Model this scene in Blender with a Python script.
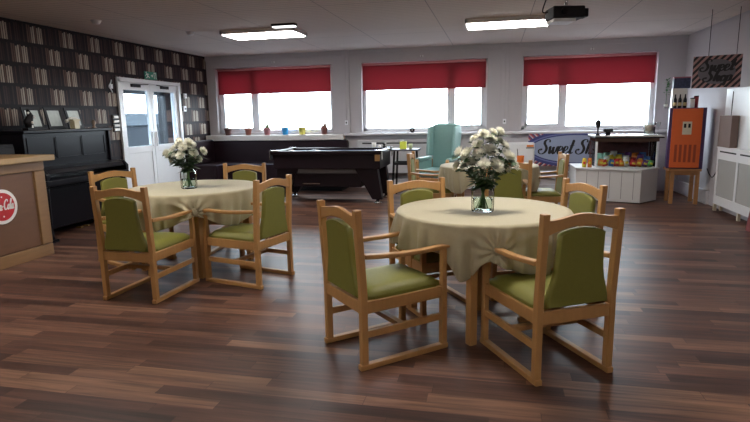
import bpy, math, random
from mathutils import Vector, Matrix
R = math.radians
PI = math.pi
random.seed(7)
sc = bpy.context.scene
col = sc.collection
for o in list(bpy.data.objects):
    bpy.data.objects.remove(o)

# ------------------------------------------------------------------ camera
yaw, pit, rol, FPX = R(12.64), R(9.98), R(-1.035), 540.0
Fv = Vector((-math.sin(yaw)*math.cos(pit), math.cos(yaw)*math.cos(pit), -math.sin(pit)))
R0 = Vector((math.cos(yaw), math.sin(yaw), 0)); U0 = R0.cross(Fv)
Rv = math.cos(rol)*R0 + math.sin(rol)*U0
Uv = -math.sin(rol)*R0 + math.cos(rol)*U0
cam = bpy.data.cameras.new('camera'); co = bpy.data.objects.new('camera', cam); col.objects.link(co)
M = Matrix((Rv, Uv, -Fv)).transposed().to_4x4(); M.translation = Vector((0, 0, 1.4))
co.matrix_world = M
cam.sensor_width = 36; cam.lens = FPX/750*36; cam.clip_start = .05; cam.clip_end = 300
sc.camera = co
# ------------------------------------------------------------------ view, world, light
sc.view_settings.view_transform = 'Standard'; sc.view_settings.look = 'None'
sc.view_settings.gamma = 1; sc.view_settings.use_curve_mapping = False
sc.view_settings.exposure = 0.42
sc.cycles.use_denoising = True
sc.cycles.max_bounces = 8; sc.cycles.diffuse_bounces = 5; sc.cycles.glossy_bounces = 4
sc.cycles.transparent_max_bounces = 16; sc.cycles.transmission_bounces = 6
sc.cycles.sample_clamp_indirect = 40
sc.cycles.caustics_reflective = False; sc.cycles.caustics_refractive = False
w = bpy.data.worlds.new('overcast_sky'); sc.world = w; w.use_nodes = True
bg = w.node_tree.nodes['Background']; bg.inputs[0].default_value = (.82, .91, 1, 1); bg.inputs[1].default_value = 13
D, XL, XR, H, YB = 10.4, -5.83, 3.14, 2.65, -3.2      # window wall, left wall, right wall, ceiling, wall behind the camera
WINS = [(-5.64, -3.16, -4.82), (-2.56, -.17, -.86), (.45, 2.70, 1.19)]
WB, WT = 1.10, 2.41
def portal(loc, rot, sx, sy):
    l = bpy.data.lights.new('daylight_portal', 'AREA'); l.shape = 'RECTANGLE'; l.size = sx; l.size_y = sy
    l.cycles.is_portal = True
    o = bpy.data.objects.new('daylight_portal', l); o.location = loc; o.rotation_euler = rot; col.objects.link(o)
for a, b, m_ in WINS:
    portal(((a+b)/2, D+.26, (WB+WT)/2), (R(-90), 0, 0), b-a, WT-WB)
portal((XL-.2, 8.48, 1.45), (0, R(-90), 0), .9, 1.5)
PANEL_E = 20.0       # ceiling panels

# ------------------------------------------------------------------ materials
def nodes(m):
    m.use_nodes = True
    return m.node_tree.nodes, m.node_tree.links, m.node_tree.nodes['Principled BSDF']
MC = {}
def mat(name, c, rough=.6, metal=0, var=.08, scale=12, bump=0, bscale=60, spec=.5, stretch=(1, 1, 1), sheen=0, coat=0):
    if name in MC: return MC[name]
    m = bpy.data.materials.new(name); n, l, p = nodes(m)
    p.inputs['Roughness'].default_value = rough; p.inputs['Metallic'].default_value = metal
    p.inputs['Specular IOR Level'].default_value = spec
    if sheen: p.inputs['Sheen Weight'].default_value = sheen
    if coat: p.inputs['Coat Weight'].default_value = coat
    tc = n.new('ShaderNodeTexCoord'); mp = n.new('ShaderNodeMapping'); mp.inputs['Scale'].default_value = stretch
    l.new(tc.outputs['Object'], mp.inputs['Vector'])
    nz = n.new('ShaderNodeTexNoise'); nz.inputs['Scale'].default_value = scale; nz.inputs['Detail'].default_value = 4
    l.new(mp.outputs[0], nz.inputs['Vector'])
    mx = n.new('ShaderNodeMix'); mx.data_type = 'RGBA'
    mx.inputs['A'].default_value = tuple(max(0, x*(1-var)) for x in c)+(1,)
    mx.inputs['B'].default_value = tuple(min(1, x*(1+var)) for x in c)+(1,)
    l.new(nz.outputs['Fac'], mx.inputs['Factor']); l.new(mx.outputs['Result'], p.inputs['Base Color'])
    if bump:
        n2 = n.new('ShaderNodeTexNoise'); n2.inputs['Scale'].default_value = bscale; l.new(mp.outputs[0], n2.inputs['Vector'])
        b = n.new('ShaderNodeBump'); b.inputs['Strength'].default_value = bump; b.inputs['Distance'].default_value = .01
        l.new(n2.outputs['Fac'], b.inputs['Height']); l.new(b.outputs[0], p.inputs['Normal'])
    MC[name] = m
    return m
def glass_mat(name, tint=(1, 1, 1), gloss=.08, rough=.02):
    m = bpy.data.materials.new(name); m.use_nodes = True; n, l = m.node_tree.nodes, m.node_tree.links
    out = n['Material Output']; n.remove(n['Principled BSDF'])
    t = n.new('ShaderNodeBsdfTransparent'); t.inputs[0].default_value = tint+(1,)
    g = n.new('ShaderNodeBsdfGlossy'); g.inputs['Roughness'].default_value = rough
    fr = n.new('ShaderNodeLayerWeight'); fr.inputs[0].default_value = gloss
    mx = n.new('ShaderNodeMixShader'); l.new(fr.outputs['Fresnel'], mx.inputs[0]); l.new(t.outputs[0], mx.inputs[1]); l.new(g.outputs[0], mx.inputs[2])
    l.new(mx.outputs[0], out.inputs[0])
    return m
def emit_mat(name, c, s):
    m = bpy.data.materials.new(name); n, l, p = nodes(m)
    p.inputs['Base Color'].default_value = c+(1,); p.inputs['Emission Color'].default_value = c+(1,); p.inputs['Emission Strength'].default_value = s
    return m
def mth(n, l, op, a, b=None, c=None):
    x = n.new('ShaderNodeMath'); x.operation = op
    for i, v in enumerate((a, b, c)):
        if v is None: continue
        if isinstance(v, (int, float)): x.inputs[i].default_value = v
        else: l.new(v, x.inputs[i])
    return x.outputs[0]
def mixc(n, l, f, a, b):
    x = n.new('ShaderNodeMix'); x.data_type = 'RGBA'
    for k, v in (('Factor', f), ('A', a), ('B', b)):
        if isinstance(v, (tuple, float, int)): x.inputs[k].default_value = v if k == 'Factor' else tuple(v)+(1,)
        else: l.new(v, x.inputs[k])
    return x.outputs['Result']

def floor_mat():
    m = bpy.data.materials.new('wood_plank_vinyl'); n, l, p = nodes(m)
    tc = n.new('ShaderNodeTexCoord'); sp = n.new('ShaderNodeSeparateXYZ'); l.new(tc.outputs['Object'], sp.inputs[0])
    X, Y = sp.outputs[0], sp.outputs[1]
    PW, PL = .088, .85
    row = mth(n, l, 'FLOOR', mth(n, l, 'DIVIDE', Y, PW))
    wn = n.new('ShaderNodeTexWhiteNoise'); wn.noise_dimensions = '1D'; l.new(row, wn.inputs['W'])
    xs = mth(n, l, 'ADD', mth(n, l, 'DIVIDE', X, PL), mth(n, l, 'MULTIPLY', wn.outputs['Value'], 7.0))
    cl = mth(n, l, 'FLOOR', xs)
    cb = n.new('ShaderNodeCombineXYZ'); l.new(row, cb.inputs[0]); l.new(cl, cb.inputs[1])
    w2 = n.new('ShaderNodeTexWhiteNoise'); w2.noise_dimensions = '2D'; l.new(cb.outputs[0], w2.inputs['Vector'])
    rp = n.new('ShaderNodeValToRGB'); e = rp.color_ramp.elements
    e[0].position = 0; e[0].color = (.042, .019, .014, 1); e[1].position = 1; e[1].color = (.21, .108, .066, 1)
    for pos, c in ((.25, (.078, .035, .024, 1)), (.55, (.112, .051, .034, 1)), (.8, (.145, .069, .045, 1))):
        q = e.new(pos); q.color = c
    l.new(w2.outputs['Value'], rp.inputs[0])
    off = n.new('ShaderNodeVectorMath'); off.operation = 'MULTIPLY_ADD'
    l.new(w2.outputs['Color'], off.inputs[0]); off.inputs[1].default_value = (9, 9, 9); l.new(tc.outputs['Object'], off.inputs[2])
    mp = n.new('ShaderNodeMapping'); mp.inputs['Scale'].default_value = (1.2, 22, 1); l.new(off.outputs[0], mp.inputs['Vector'])
    nz = n.new('ShaderNodeTexNoise'); nz.inputs['Scale'].default_value = 1.6; nz.inputs['Detail'].default_value = 6; nz.inputs['Distortion'].default_value = .6
    l.new(mp.outputs[0], nz.inputs['Vector'])
    r2 = n.new('ShaderNodeMapRange'); r2.inputs[1].default_value = .3; r2.inputs[2].default_value = .72; r2.inputs[3].default_value = .48; r2.inputs[4].default_value = 1.4
    l.new(nz.outputs['Fac'], r2.inputs[0])
    vm = n.new('ShaderNodeVectorMath'); vm.operation = 'SCALE'; l.new(rp.outputs[0], vm.inputs[0]); l.new(r2.outputs[0], vm.inputs['Scale'])
    fy = mth(n, l, 'FRACT', mth(n, l, 'DIVIDE', Y, PW)); fx = mth(n, l, 'FRACT', xs)
    gap = mth(n, l, 'MAXIMUM', mth(n, l, 'LESS_THAN', fy, .025), mth(n, l, 'LESS_THAN', fx, .004))
    c = mixc(n, l, mth(n, l, 'MULTIPLY', gap, .6), vm.outputs[0], (.03, .015, .01))
    l.new(c, p.inputs['Base Color'])
    rr = n.new('ShaderNodeMapRange'); rr.inputs[3].default_value = .34; rr.inputs[4].default_value = .48; l.new(nz.outputs['Fac'], rr.inputs[0]); l.new(rr.outputs[0], p.inputs['Roughness'])
    b = n.new('ShaderNodeBump'); b.inputs['Strength'].default_value = .12; b.inputs['Distance'].default_value = .003; l.new(nz.outputs['Fac'], b.inputs['Height']); l.new(b.outputs[0], p.inputs['Normal'])
    p.inputs['Specular IOR Level'].default_value = .3
    return m
def ceiling_mat():
    m = bpy.data.materials.new('ribbed_ceiling_tile'); n, l, p = nodes(m)
    tc = n.new('ShaderNodeTexCoord'); sp = n.new('ShaderNodeSeparateXYZ'); l.new(tc.outputs['Object'], sp.inputs[0])
    X, Y = sp.outputs[0], sp.outputs[1]
    rib = mth(n, l, 'LESS_THAN', mth(n, l, 'FRACT', mth(n, l, 'DIVIDE', Y, .1)), .16)
    sx = mth(n, l, 'LESS_THAN', mth(n, l, 'FRACT', mth(n, l, 'DIVIDE', mth(n, l, 'ADD', X, 10.4), 1.2)), .008)
    sy = mth(n, l, 'LESS_THAN', mth(n, l, 'FRACT', mth(n, l, 'DIVIDE', mth(n, l, 'ADD', Y, 10.6), 2.4)), .004)
    seam = mth(n, l, 'MAXIMUM', sx, sy)
    near = mth(n, l, 'LESS_THAN', Y, 8.2)
    c = mixc(n, l, mth(n, l, 'MULTIPLY', mth(n, l, 'MULTIPLY', rib, near), .45), (.62, .55, .51), (.24, .21, .2))
    c = mixc(n, l, mth(n, l, 'MULTIPLY', seam, .75), c, (.15, .14, .15))
    l.new(c, p.inputs['Base Color']); p.inputs['Roughness'].default_value = .7
    return m
def wallpaper_mat():
    m = bpy.data.materials.new('bookshelf_wallpaper'); n, l, p = nodes(m)
    tc = n.new('ShaderNodeTexCoord'); sp = n.new('ShaderNodeSeparateXYZ'); l.new(tc.outputs['Object'], sp.inputs[0])
    Y, Z = sp.outputs[1], sp.outputs[2]
    v = mth(n, l, 'DIVIDE', mth(n, l, 'ADD', Z, 2.6-2.128), .26)          # fract 0 = bottom of a row
    row = mth(n, l, 'FLOOR', v); fz = mth(n, l, 'FRACT', v)
    par = mth(n, l, 'MODULO', row, 2.0)
    u = mth(n, l, 'ADD', mth(n, l, 'DIVIDE', mth(n, l, 'SUBTRACT', Y, 5.74-5.3*3), .53), mth(n, l, 'MULTIPLY', par, .5))
    fu = mth(n, l, 'FRACT', u)
    light = mth(n, l, 'LESS_THAN', fu, .58)
    bk = mth(n, l, 'MULTIPLY', fu, 17.0); bi = mth(n, l, 'FLOOR', bk); fb = mth(n, l, 'FRACT', bk)
    wn = n.new('ShaderNodeTexWhiteNoise'); wn.noise_dimensions = '1D'; l.new(mth(n, l, 'ADD', bi, 3.3), wn.inputs['W'])
    r1 = n.new('ShaderNodeValToRGB'); r1.color_ramp.interpolation = 'CONSTANT'; e = r1.color_ramp.elements
    e[0].position = 0; e[0].color = (.03, .018, .02, 1); e[1].position = .22; e[1].color = (.34, .28, .23, 1)
    for pos, c in ((.45, (.07, .035, .03, 1)), (.6, (.44, .38, .31, 1)), (.78, (.12, .07, .055, 1))): q = e.new(pos); q.color = c
    r2 = n.new('ShaderNodeValToRGB'); r2.color_ramp.interpolation = 'CONSTANT'; e = r2.color_ramp.elements
    e[0].position = 0; e[0].color = (.014, .008, .011, 1); e[1].position = .3; e[1].color = (.030, .016, .015, 1)
    for pos, c in ((.55, (.010, .007, .012, 1)), (.75, (.045, .026, .024, 1))): q = e.new(pos); q.color = c
    l.new(wn.outputs['Value'], r1.inputs[0]); l.new(wn.outputs['Value'], r2.inputs[0])
    c = mixc(n, l, light, r2.outputs[0], r1.outputs[0])
    edge = mth(n, l, 'LESS_THAN', fb, .3)
    top = mth(n, l, 'GREATER_THAN', fz, mth(n, l, 'ADD', .76, mth(n, l, 'MULTIPLY', wn.outputs['Value'], .14)))
    bot = mth(n, l, 'LESS_THAN', fz, .05)
    dk = mth(n, l, 'MAXIMUM', edge, mth(n, l, 'MAXIMUM', top, bot))
    c = mixc(n, l, dk, c, (.012, .008, .010))
    l.new(c, p.inputs['Base Color']); p.inputs['Roughness'].default_value = .55; p.inputs['Specular IOR Level'].default_value = .15
    return m

OAK = mat('light_oak', (.45, .24, .085), .42, var=.16, scale=7, stretch=(6, 6, 1.2), bump=.05)
OAKD = mat('darker_varnished_pine', (.40, .20, .075), .45, var=.2, scale=5, stretch=(1, 1, 7), bump=.05)
BARTOP = mat('pale_pine_top', (.36, .23, .10), .4, var=.15, scale=5, stretch=(7, 1, 1))
BARPINE = mat('aged_pine_frame', (.25, .135, .055), .5, var=.2, scale=5, stretch=(1, 1, 6))
BARPLY = mat('brown_plywood', (.14, .062, .028), .5, var=.15, scale=5, stretch=(1, 1, 5))
OLIVE = mat('olive_vinyl', (.185, .178, .030), .55, var=.08, scale=40, bump=.12, bscale=180)
CLOTH = mat('beige_tablecloth', (.44, .39, .25), .85, var=.05, scale=60, bump=.1, bscale=300, sheen=.2)
WHITE = mat('white_paint', (.72, .72, .73), .45, var=.03)
UPVC = mat('white_upvc', (.8, .82, .85), .3, var=.02)
WALLP = mat('pale_grey_wall_paint', (.50, .475, .50), .7, var=.04, scale=3)
BLIND = None
CREAM = mat('cream_paint', (.66, .6, .47), .5, var=.05)
DARKV = mat('dark_plum_vinyl', (.016, .007, .011), .5, var=.15, spec=.2)
BLACKG = mat('black_gloss', (.007, .006, .009), .28, var=.1, spec=.16)
BLACKM = mat('matt_black', (.010, .009, .011), .6, var=.1, spec=.3)
POOLB = mat('black_burgundy_laminate', (.010, .005, .008), .45, var=.2, spec=.22)
CHROME = mat('chrome', (.75, .76, .78), .2, metal=1, var=.02)
TEAL = mat('teal_vinyl', (.22, .385, .375), .4, var=.06, scale=20)
ORANGE = mat('orange_panel', (.62, .11, .018), .45, var=.06)
PURPLE = mat('purple_panel', (.06, .03, .12), .5, var=.08)
GRILLE = mat('grey_mesh_grille', (.36, .35, .33), .7, var=.1, scale=200)
PETAL = mat('white_petal', (.92, .90, .80), .55, var=.06, scale=80)
_n, _l, _p = PETAL.node_tree.nodes, PETAL.node_tree.links, PETAL.node_tree.nodes['Principled BSDF']
_t = _n.new('ShaderNodeBsdfTranslucent'); _t.inputs[0].default_value = (.9, .9, .8, 1); _m = _n.new('ShaderNodeMixShader'); _m.inputs[0].default_value = .35
_l.new(_p.outputs[0], _m.inputs[1]); _l.new(_t.outputs[0], _m.inputs[2]); _l.new(_m.outputs[0], _n['Material Output'].inputs[0])
LEAF = mat('dark_green_leaf', (.03, .07, .018), .5, var=.3, scale=60)
STEM = mat('green_stem', (.07, .14, .035), .5, var=.2)
TERRA = mat('terracotta', (.27, .09, .055), .7)
CACT = mat('cactus_green', (.12, .2, .08), .7, var=.2, scale=90)
RED = mat('sign_red', (.5, .015, .02), .35, var=.05)
SIGNW = mat('sign_white', (.8, .78, .74), .4, var=.03)
INK = mat('black_ink', (.008, .008, .01), .5)
BLUECLOTH = mat('blue_grey_baize', (.07, .10, .17), .9, var=.05)
GLASS = glass_mat('clear_glass', (.95, .97, .96), .06)
PANE = glass_mat('window_glass', (.96, .98, .98), .06)
DOORPANE = glass_mat('door_glass', (.66, .71, .74), .03)
WATER = glass_mat('vase_water', (.86, .93, .9), .12)
def blind_mat():
    m = bpy.data.materials.new('red_roller_fabric'); n, l, p = nodes(m)
    p.inputs['Base Color'].default_value = (.22, .018, .026, 1); p.inputs['Roughness'].default_value = .8
    t = n.new('ShaderNodeBsdfTranslucent'); t.inputs[0].default_value = (.28, .012, .022, 1)
    mx = n.new('ShaderNodeMixShader'); mx.inputs[0].default_value = .07
    l.new(p.outputs[0], mx.inputs[1]); l.new(t.outputs[0], mx.inputs[2]); l.new(mx.outputs[0], n['Material Output'].inputs[0])
    return m
BLIND = blind_mat()

# ------------------------------------------------------------------ mesh helpers
class MB:
    def __init__(s): s.v = []; s.f = []; s.sm = []; s.mi = []
    def add(s, vs, fs, smooth=False, mi=0, T=None):
        b = len(s.v)
        for q in vs:
            q = Vector(q)
            s.v.append(T @ q if T else q)
        for q in fs: s.f.append([b+i for i in q]); s.sm.append(smooth); s.mi.append(mi)
        return s
    def box(s, x0, x1, y0, y1, z0, z1, mi=0, T=None):
        vs = [(x, y, z) for x in (x0, x1) for y in (y0, y1) for z in (z0, z1)]
        return s.add(vs, [(0, 1, 3, 2), (4, 6, 7, 5), (0, 4, 5, 1), (2, 3, 7, 6), (0, 2, 6, 4), (1, 5, 7, 3)], mi=mi, T=T)
    def bar(s, p, q, wd, th, up=(0, 0, 1), mi=0):
        p, q = Vector(p), Vector(q); d = (q-p); L = d.length; d.normalize(); up = Vector(up)
        sx = d.cross(up)
        if sx.length < 1e-4: sx = d.cross(Vector((0, 1, 0)))
        sx.normalize(); u = sx.cross(d)
        T = Matrix((sx, d, u)).transposed().to_4x4(); T.translation = p
        return s.box(-wd/2, wd/2, 0, L, -th/2, th/2, mi=mi, T=T)
    def tube(s, pts, r, n=8, mi=0, cap=True):
        pts = [Vector(p) for p in pts]; rs = r if isinstance(r, (list, tuple)) else [r]*len(pts)
        vs = []; prev = None
        for i, p in enumerate(pts):
            d = (pts[min(i+1, len(pts)-1)]-pts[max(i-1, 0)]).normalized()
            a = prev if prev is not None else (Vector((0, 0, 1)) if abs(d.z) < .9 else Vector((1, 0, 0)))
            sx = d.cross(a).normalized(); u = sx.cross(d).normalized(); prev = u
            for k in range(n):
                t = 2*PI*k/n; vs.append(p+rs[i]*(math.cos(t)*sx+math.sin(t)*u))
        fs = [(i*n+k, i*n+(k+1) % n, (i+1)*n+(k+1) % n, (i+1)*n+k) for i in range(len(pts)-1) for k in range(n)]
        s.add(vs, fs, True, mi)
        if cap: s.add(vs[:n], [tuple(range(n))[::-1]], mi=mi); s.add(vs[-n:], [tuple(range(n))], mi=mi)
        return s
    def lathe(s, prof, n=24, c=(0, 0, 0), mi=0, smooth=True, T=None):
        vs = [(c[0]+r*math.cos(2*PI*k/n), c[1]+r*math.sin(2*PI*k/n), c[2]+z) for r, z in prof for k in range(n)]
        fs = [(i*n+k, i*n+(k+1) % n, (i+1)*n+(k+1) % n, (i+1)*n+k) for i in range(len(prof)-1) for k in range(n)]
        s.add(vs, fs, smooth, mi, T)
        if prof[0][0] > 1e-4: s.add(vs[:n], [tuple(range(n))[::-1]], mi=mi, T=T)
        if prof[-1][0] > 1e-4: s.add(vs[-n:], [tuple(range(n))], mi=mi, T=T)
        return s
    def prism(s, poly, t0, t1, ax='y', mi=0, T=None, smooth=False):
        # poly = list of (a, b); extruded along ax from t0 to t1.  'y': (a=x, b=z); 'x': (a=y, b=z); 'z': (a=x, b=y)
        f = {'y': lambda a, b, t: (a, t, b), 'x': lambda a, b, t: (t, a, b), 'z': lambda a, b, t: (a, b, t)}[ax]
        n = len(poly); vs = [f(a, b, t0) for a, b in poly]+[f(a, b, t1) for a, b in poly]
        s.add(vs, [tuple(range(n)), tuple(range(2*n-1, n-1, -1))], mi=mi, T=T)
        s.add(vs, [(i, (i+1) % n, n+(i+1) % n, n+i) for i in range(n)], smooth, mi, T=T)
        return s
    def sphere(s, c, r, nu=12, nv=8, sc_=(1, 1, 1), mi=0):
        prof = [(max(1e-5, r*math.sin(PI*i/nv)), -r*math.cos(PI*i/nv)) for i in range(nv+1)]
        vs = [(c[0]+sc_[0]*q*math.cos(2*PI*k/nu), c[1]+sc_[1]*q*math.sin(2*PI*k/nu), c[2]+sc_[2]*z) for q, z in prof for k in range(nu)]
        return s.add(vs, [(i*nu+k, i*nu+(k+1) % nu, (i+1)*nu+(k+1) % nu, (i+1)*nu+k) for i in range(nv) for k in range(nu)], True, mi)
    def build(s, name, m, parent=None, bevel=0, sub=0, seg=2):
        import bmesh
        me = bpy.data.meshes.new(name); me.from_pydata([tuple(v) for v in s.v], [], s.f)
        for p, a, b in zip(me.polygons, s.sm, s.mi): p.use_smooth = a; p.material_index = b
        for mm in (m if isinstance(m, (list, tuple)) else [m]): me.materials.append(mm)
        bm = bmesh.new(); bm.from_mesh(me); bmesh.ops.remove_doubles(bm, verts=bm.verts, dist=1e-5)
        bmesh.ops.recalc_face_normals(bm, faces=bm.faces); bm.to_mesh(me); bm.free()
        o = bpy.data.objects.new(name, me); col.objects.link(o)
        if parent: o.parent = parent
        if bevel:
            b = o.modifiers.new('bevel', 'BEVEL'); b.width = bevel; b.segments = seg; b.limit_method = 'ANGLE'; b.angle_limit = R(40)
        if sub:
            b = o.modifiers.new('sub', 'SUBSURF'); b.levels = sub; b.render_levels = sub
        return o
def tag(o, label=None, cat=None, group=None, kind=None):
    if label: o['label'] = label
    if cat: o['category'] = cat
    if group: o['group'] = group
    if kind: o['kind'] = kind
    return o
def empty(name, loc=(0, 0, 0), rz=0, rx=0, ry=0):
    o = bpy.data.objects.new(name, None); o.location = loc; o.rotation_euler = (rx, ry, rz); o.empty_display_size = .1; col.objects.link(o)
    return o
def children(o): return [c for c in col.objects if c.parent == o]
def copy_tree(o, parent=None):
    c = o.copy(); col.objects.link(c); c.parent = parent
    for ch in children(o): copy_tree(ch, c)
    return c
def part(name, m, parent, *args, bevel=0, **k):
    return MB().box(*args).build(name, m, parent, bevel=bevel)
def smoothpts(P, n=6):
    P = [Vector(p) for p in P]; out = []
    for i in range(len(P)-1):
        a, b, c, d = P[max(i-1, 0)], P[i], P[i+1], P[min(i+2, len(P)-1)]
        for k in range(n):
            t = k/n; out.append(.5*((2*b)+(c-a)*t+(2*a-5*b+4*c-d)*t*t+(-a+3*b-3*c+d)*t**3))
    out.append(P[-1]); return out
# brush script
GLY = {
 'S': (.72, [[(.64,.82),(.62,.97),(.46,1.03),(.29,.93),(.27,.74),(.42,.55),(.52,.34),(.44,.1),(.22,-.02),(0,.06),(-.06,.24),(.06,.34),(.15,.25)]]),
 'w': (.72, [[(-.02,.4),(.05,.51),(.08,.28),(.12,.03),(.22,.08),(.31,.4),(.33,.47),(.34,.2),(.42,.0),(.54,.12),(.62,.5),(.72,.44)]]),
 'e': (.42, [[(-.04,.16),(.12,.22),(.28,.34),(.28,.49),(.15,.53),(.04,.38),(.03,.15),(.14,-.01),(.29,.02),(.44,.18)]]),
 't': (.34, [[(.22,1.0),(.17,.55),(.12,.2),(.18,.01),(.36,.12)], [(-.02,.56),(.36,.62)]]),
 'h': (.46, [[(.0,.3),(.14,.7),(.22,.98),(.15,1.0),(.1,.7),(.04,.0)], [(.06,.2),(.18,.46),(.3,.46),(.3,.22),(.34,.0),(.48,.12)]]),
 'o': (.40, [[(.24,.5),(.09,.42),(.05,.18),(.15,.0),(.3,.08),(.35,.32),(.24,.5),(.28,.38),(.44,.44)]]),
 'p': (.42, [[(.06,.5),(.05,.1),(.0,-.42)], [(.05,.3),(.19,.5),(.33,.42),(.33,.14),(.2,.0),(.06,.08)]]),
 'C': (.62, [[(.56,.78),(.52,.96),(.34,1.0),(.12,.78),(.06,.4),(.2,.05),(.42,.02),(.62,.2)]]),
 'c': (.34, [[(.28,.42),(.2,.51),(.08,.4),(.05,.18),(.14,.0),(.36,.12)]]),
 'a': (.42, [[(.3,.46),(.16,.5),(.05,.3),(.08,.03),(.2,.04),(.31,.3),(.32,.48),(.31,.15),(.36,.0),(.46,.12)]]),
 'l': (.24, [[(.0,.2),(.16,.7),(.2,.98),(.12,.98),(.06,.4),(.12,.0),(.26,.12)]]),
 '-': (.3, [[(.0,.3),(.22,.34)]]), ' ': (.3, [])}
def script(text, h, wmin, wmax, shear=.25):
    # flat ribbons in local x (along) / z (up); returns list of quads and total width
    x = 0; q = []
    for ch in text:
        adv, strokes = GLY[ch]
        for st in strokes:
            P = smoothpts([((x+a+shear*b)*h, 0, b*h) for a, b in st], 5)
            L = []
            for i, p in enumerate(P):
                d = (P[min(i+1, len(P)-1)]-P[max(i-1, 0)])
                if d.length < 1e-9: d = Vector((1, 0, 0))
                d.normalize(); nn = Vector((-d.z, 0, d.x))
                wv = wmin+(wmax-wmin)*max(0, abs(d.z))**1.5*(1 if d.z < 0 else .45)
                if i in (0, len(P)-1): wv *= .5
                L.append((p+nn*wv/2, p-nn*wv/2))
            q.append(L)
        x += adv
    return q, x*h
def script_obj(text, h, width, wmin, wmax, parent, m, T, name='lettering'):
    q, tw = script(text, h, wmin, wmax); s = width/tw; mb = MB()
    k = 0
    for L in q:
        k += 1; t0 = -.0012-.00015*k
        n = len(L); vs = []
        for a, b in L: vs += [(a.x*s-width/2, 0, a.z), (b.x*s-width/2, 0, b.z), (a.x*s-width/2, t0, a.z), (b.x*s-width/2, t0, b.z)]
        fs = []
        for i in range(n-1):
            A, B = 4*i, 4*i+4
            fs += [(A+2, A+3, B+3, B+2), (A, A+2, B+2, B), (A+1, B+1, B+3, A+3)]
        mb.add(vs, fs, T=T)
    return mb.build(name, m, parent)

# ------------------------------------------------------------------ the room
def S(o): o['kind'] = 'structure'; return o
T_ = .3
S(MB().box(XL-T_, XR+T_, YB-T_, D+T_, -.1, 0).build('floor', floor_mat()))
S(MB().box(XL-T_, XR+T_, YB-T_, D+T_, H, H+.1).build('ceiling', ceiling_mat()))
# window wall with openings
def cells(xs, zs, holes, fn, mb):
    for i in range(len(xs)-1):
        for j in range(len(zs)-1):
            cx, cz = (xs[i]+xs[i+1])/2, (zs[j]+zs[j+1])/2
            if any(a < cx < b and c < cz < d for a, b, c, d in holes): continue
            fn(xs[i], xs[i+1], zs[j], zs[j+1])
    return mb
mb = MB(); xs = [XL-T_]+[q for a, b, m_ in WINS for q in (a, b)]+[XR+T_]
cells(xs, [0, WB, WT, H], [(a, b, WB, WT) for a, b, m_ in WINS], lambda a, b, c, d: mb.box(a, b, D, D+T_, c, d), mb)
S(mb.build('wall_back', WALLP))
DY0, DY1, DZ = 7.60, 9.34, 2.07
mb = MB(); cells([YB-T_, DY0, DY1, D], [0, DZ, H], [(DY0, DY1, 0, DZ)], lambda a, b, c, d: mb.box(XL-T_, XL, a, b, c, d), mb)
S(mb.build('wall_left', wallpaper_mat()))
S(MB().box(XR, XR+T_, YB, D, 0, H).build('wall_right', WALLP))
S(MB().box(XL, XR, YB-T_, YB, 0, H).build('wall_front', WALLP))
SB = mat('skirting_white', (.62, .62, .66), .45)
S(MB().box(XR-.05, XR, 8.9, D, 0, .21).build('baseboard_right', SB, bevel=.008))
S(MB().box(-2.7, 1.2, D-.02, D, 0, .1).build('baseboard_back', SB, bevel=.004))
mb = MB().box(XL, XL+.02, 9.36, D, 0, .1).box(XL, XL+.02, YB, DY0-.07, 0, .1)
S(mb.build('baseboard_left', SB))
# sill ledges and pilasters
S(MB().box(XL, -2.9, D-.2, D, .955, 1.06).build('trim_1', mat('sill_cream', (.66, .63, .61), .45), bevel=.01))
S(MB().box(-2.9, XR, D-.13, D, 1.03, 1.075).build('trim_2', mat('sill_grey', (.68, .67, .70), .45), bevel=.008))
for i, (a, b) in enumerate(((-2.93, -2.79), (.08, .22))):
    S(MB().box(a, b, D-.05, D, 1.076, H).build('trim_%d' % (3+i), WALLP, bevel=.006))
S(MB().box(XL+.001, XR-.001, D-.03, D, H-.09, H-.001).build('trim_5', WALLP))
# windows
def window(i, a, b, mull):
    e = S(empty('window_%d' % i, ((a+b)/2, D+.1, WB))); w_ = (b-a)/2; h = WT-WB; y0, y1 = .02, .10
    f = MB().box(-w_, -w_+.07, y0, y1, 0, h).box(w_-.07, w_, y0, y1, 0, h).box(-w_, w_, y0, y1, 0, .06).box(-w_, w_, y0, y1, h-.07, h)
    f.build('window_frame', UPVC, e, bevel=.006)
    m_ = mull-(a+b)/2
    MB().box(m_-.05, m_+.05, y0-.01, y1, .06, h-.07).build('mullion', UPVC, e, bevel=.006)
    # opening sash in the narrow light
    lo, hi = (-w_+.07, m_-.05) if m_ < 0 else (m_+.05, w_-.07)
    s = MB().box(lo, lo+.045, y0-.015, y1-.03, .06, h-.07).box(hi-.045, hi, y0-.015, y1-.03, .06, h-.07).box(lo, hi, y0-.015, y1-.03, .06, .105).box(lo, hi, y0-.015, y1-.03, h-.115, h-.07)
    so = s.build('window_sash', UPVC, e, bevel=.005)
    MB().box((lo+hi)/2-.05, (lo+hi)/2+.05, y0-.04, y0-.016, .075, .095).build('handle', CHROME, so, bevel=.003)
    g = MB().box(-w_+.07, m_-.05, .055, .06, .06, h-.07).box(m_+.05, w_-.07, .055, .06, .06, h-.07)
    g.build('glass', PANE, e)
for i, (a, b, m_) in enumerate(WINS): window(i+1, a, b, m_)
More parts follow.
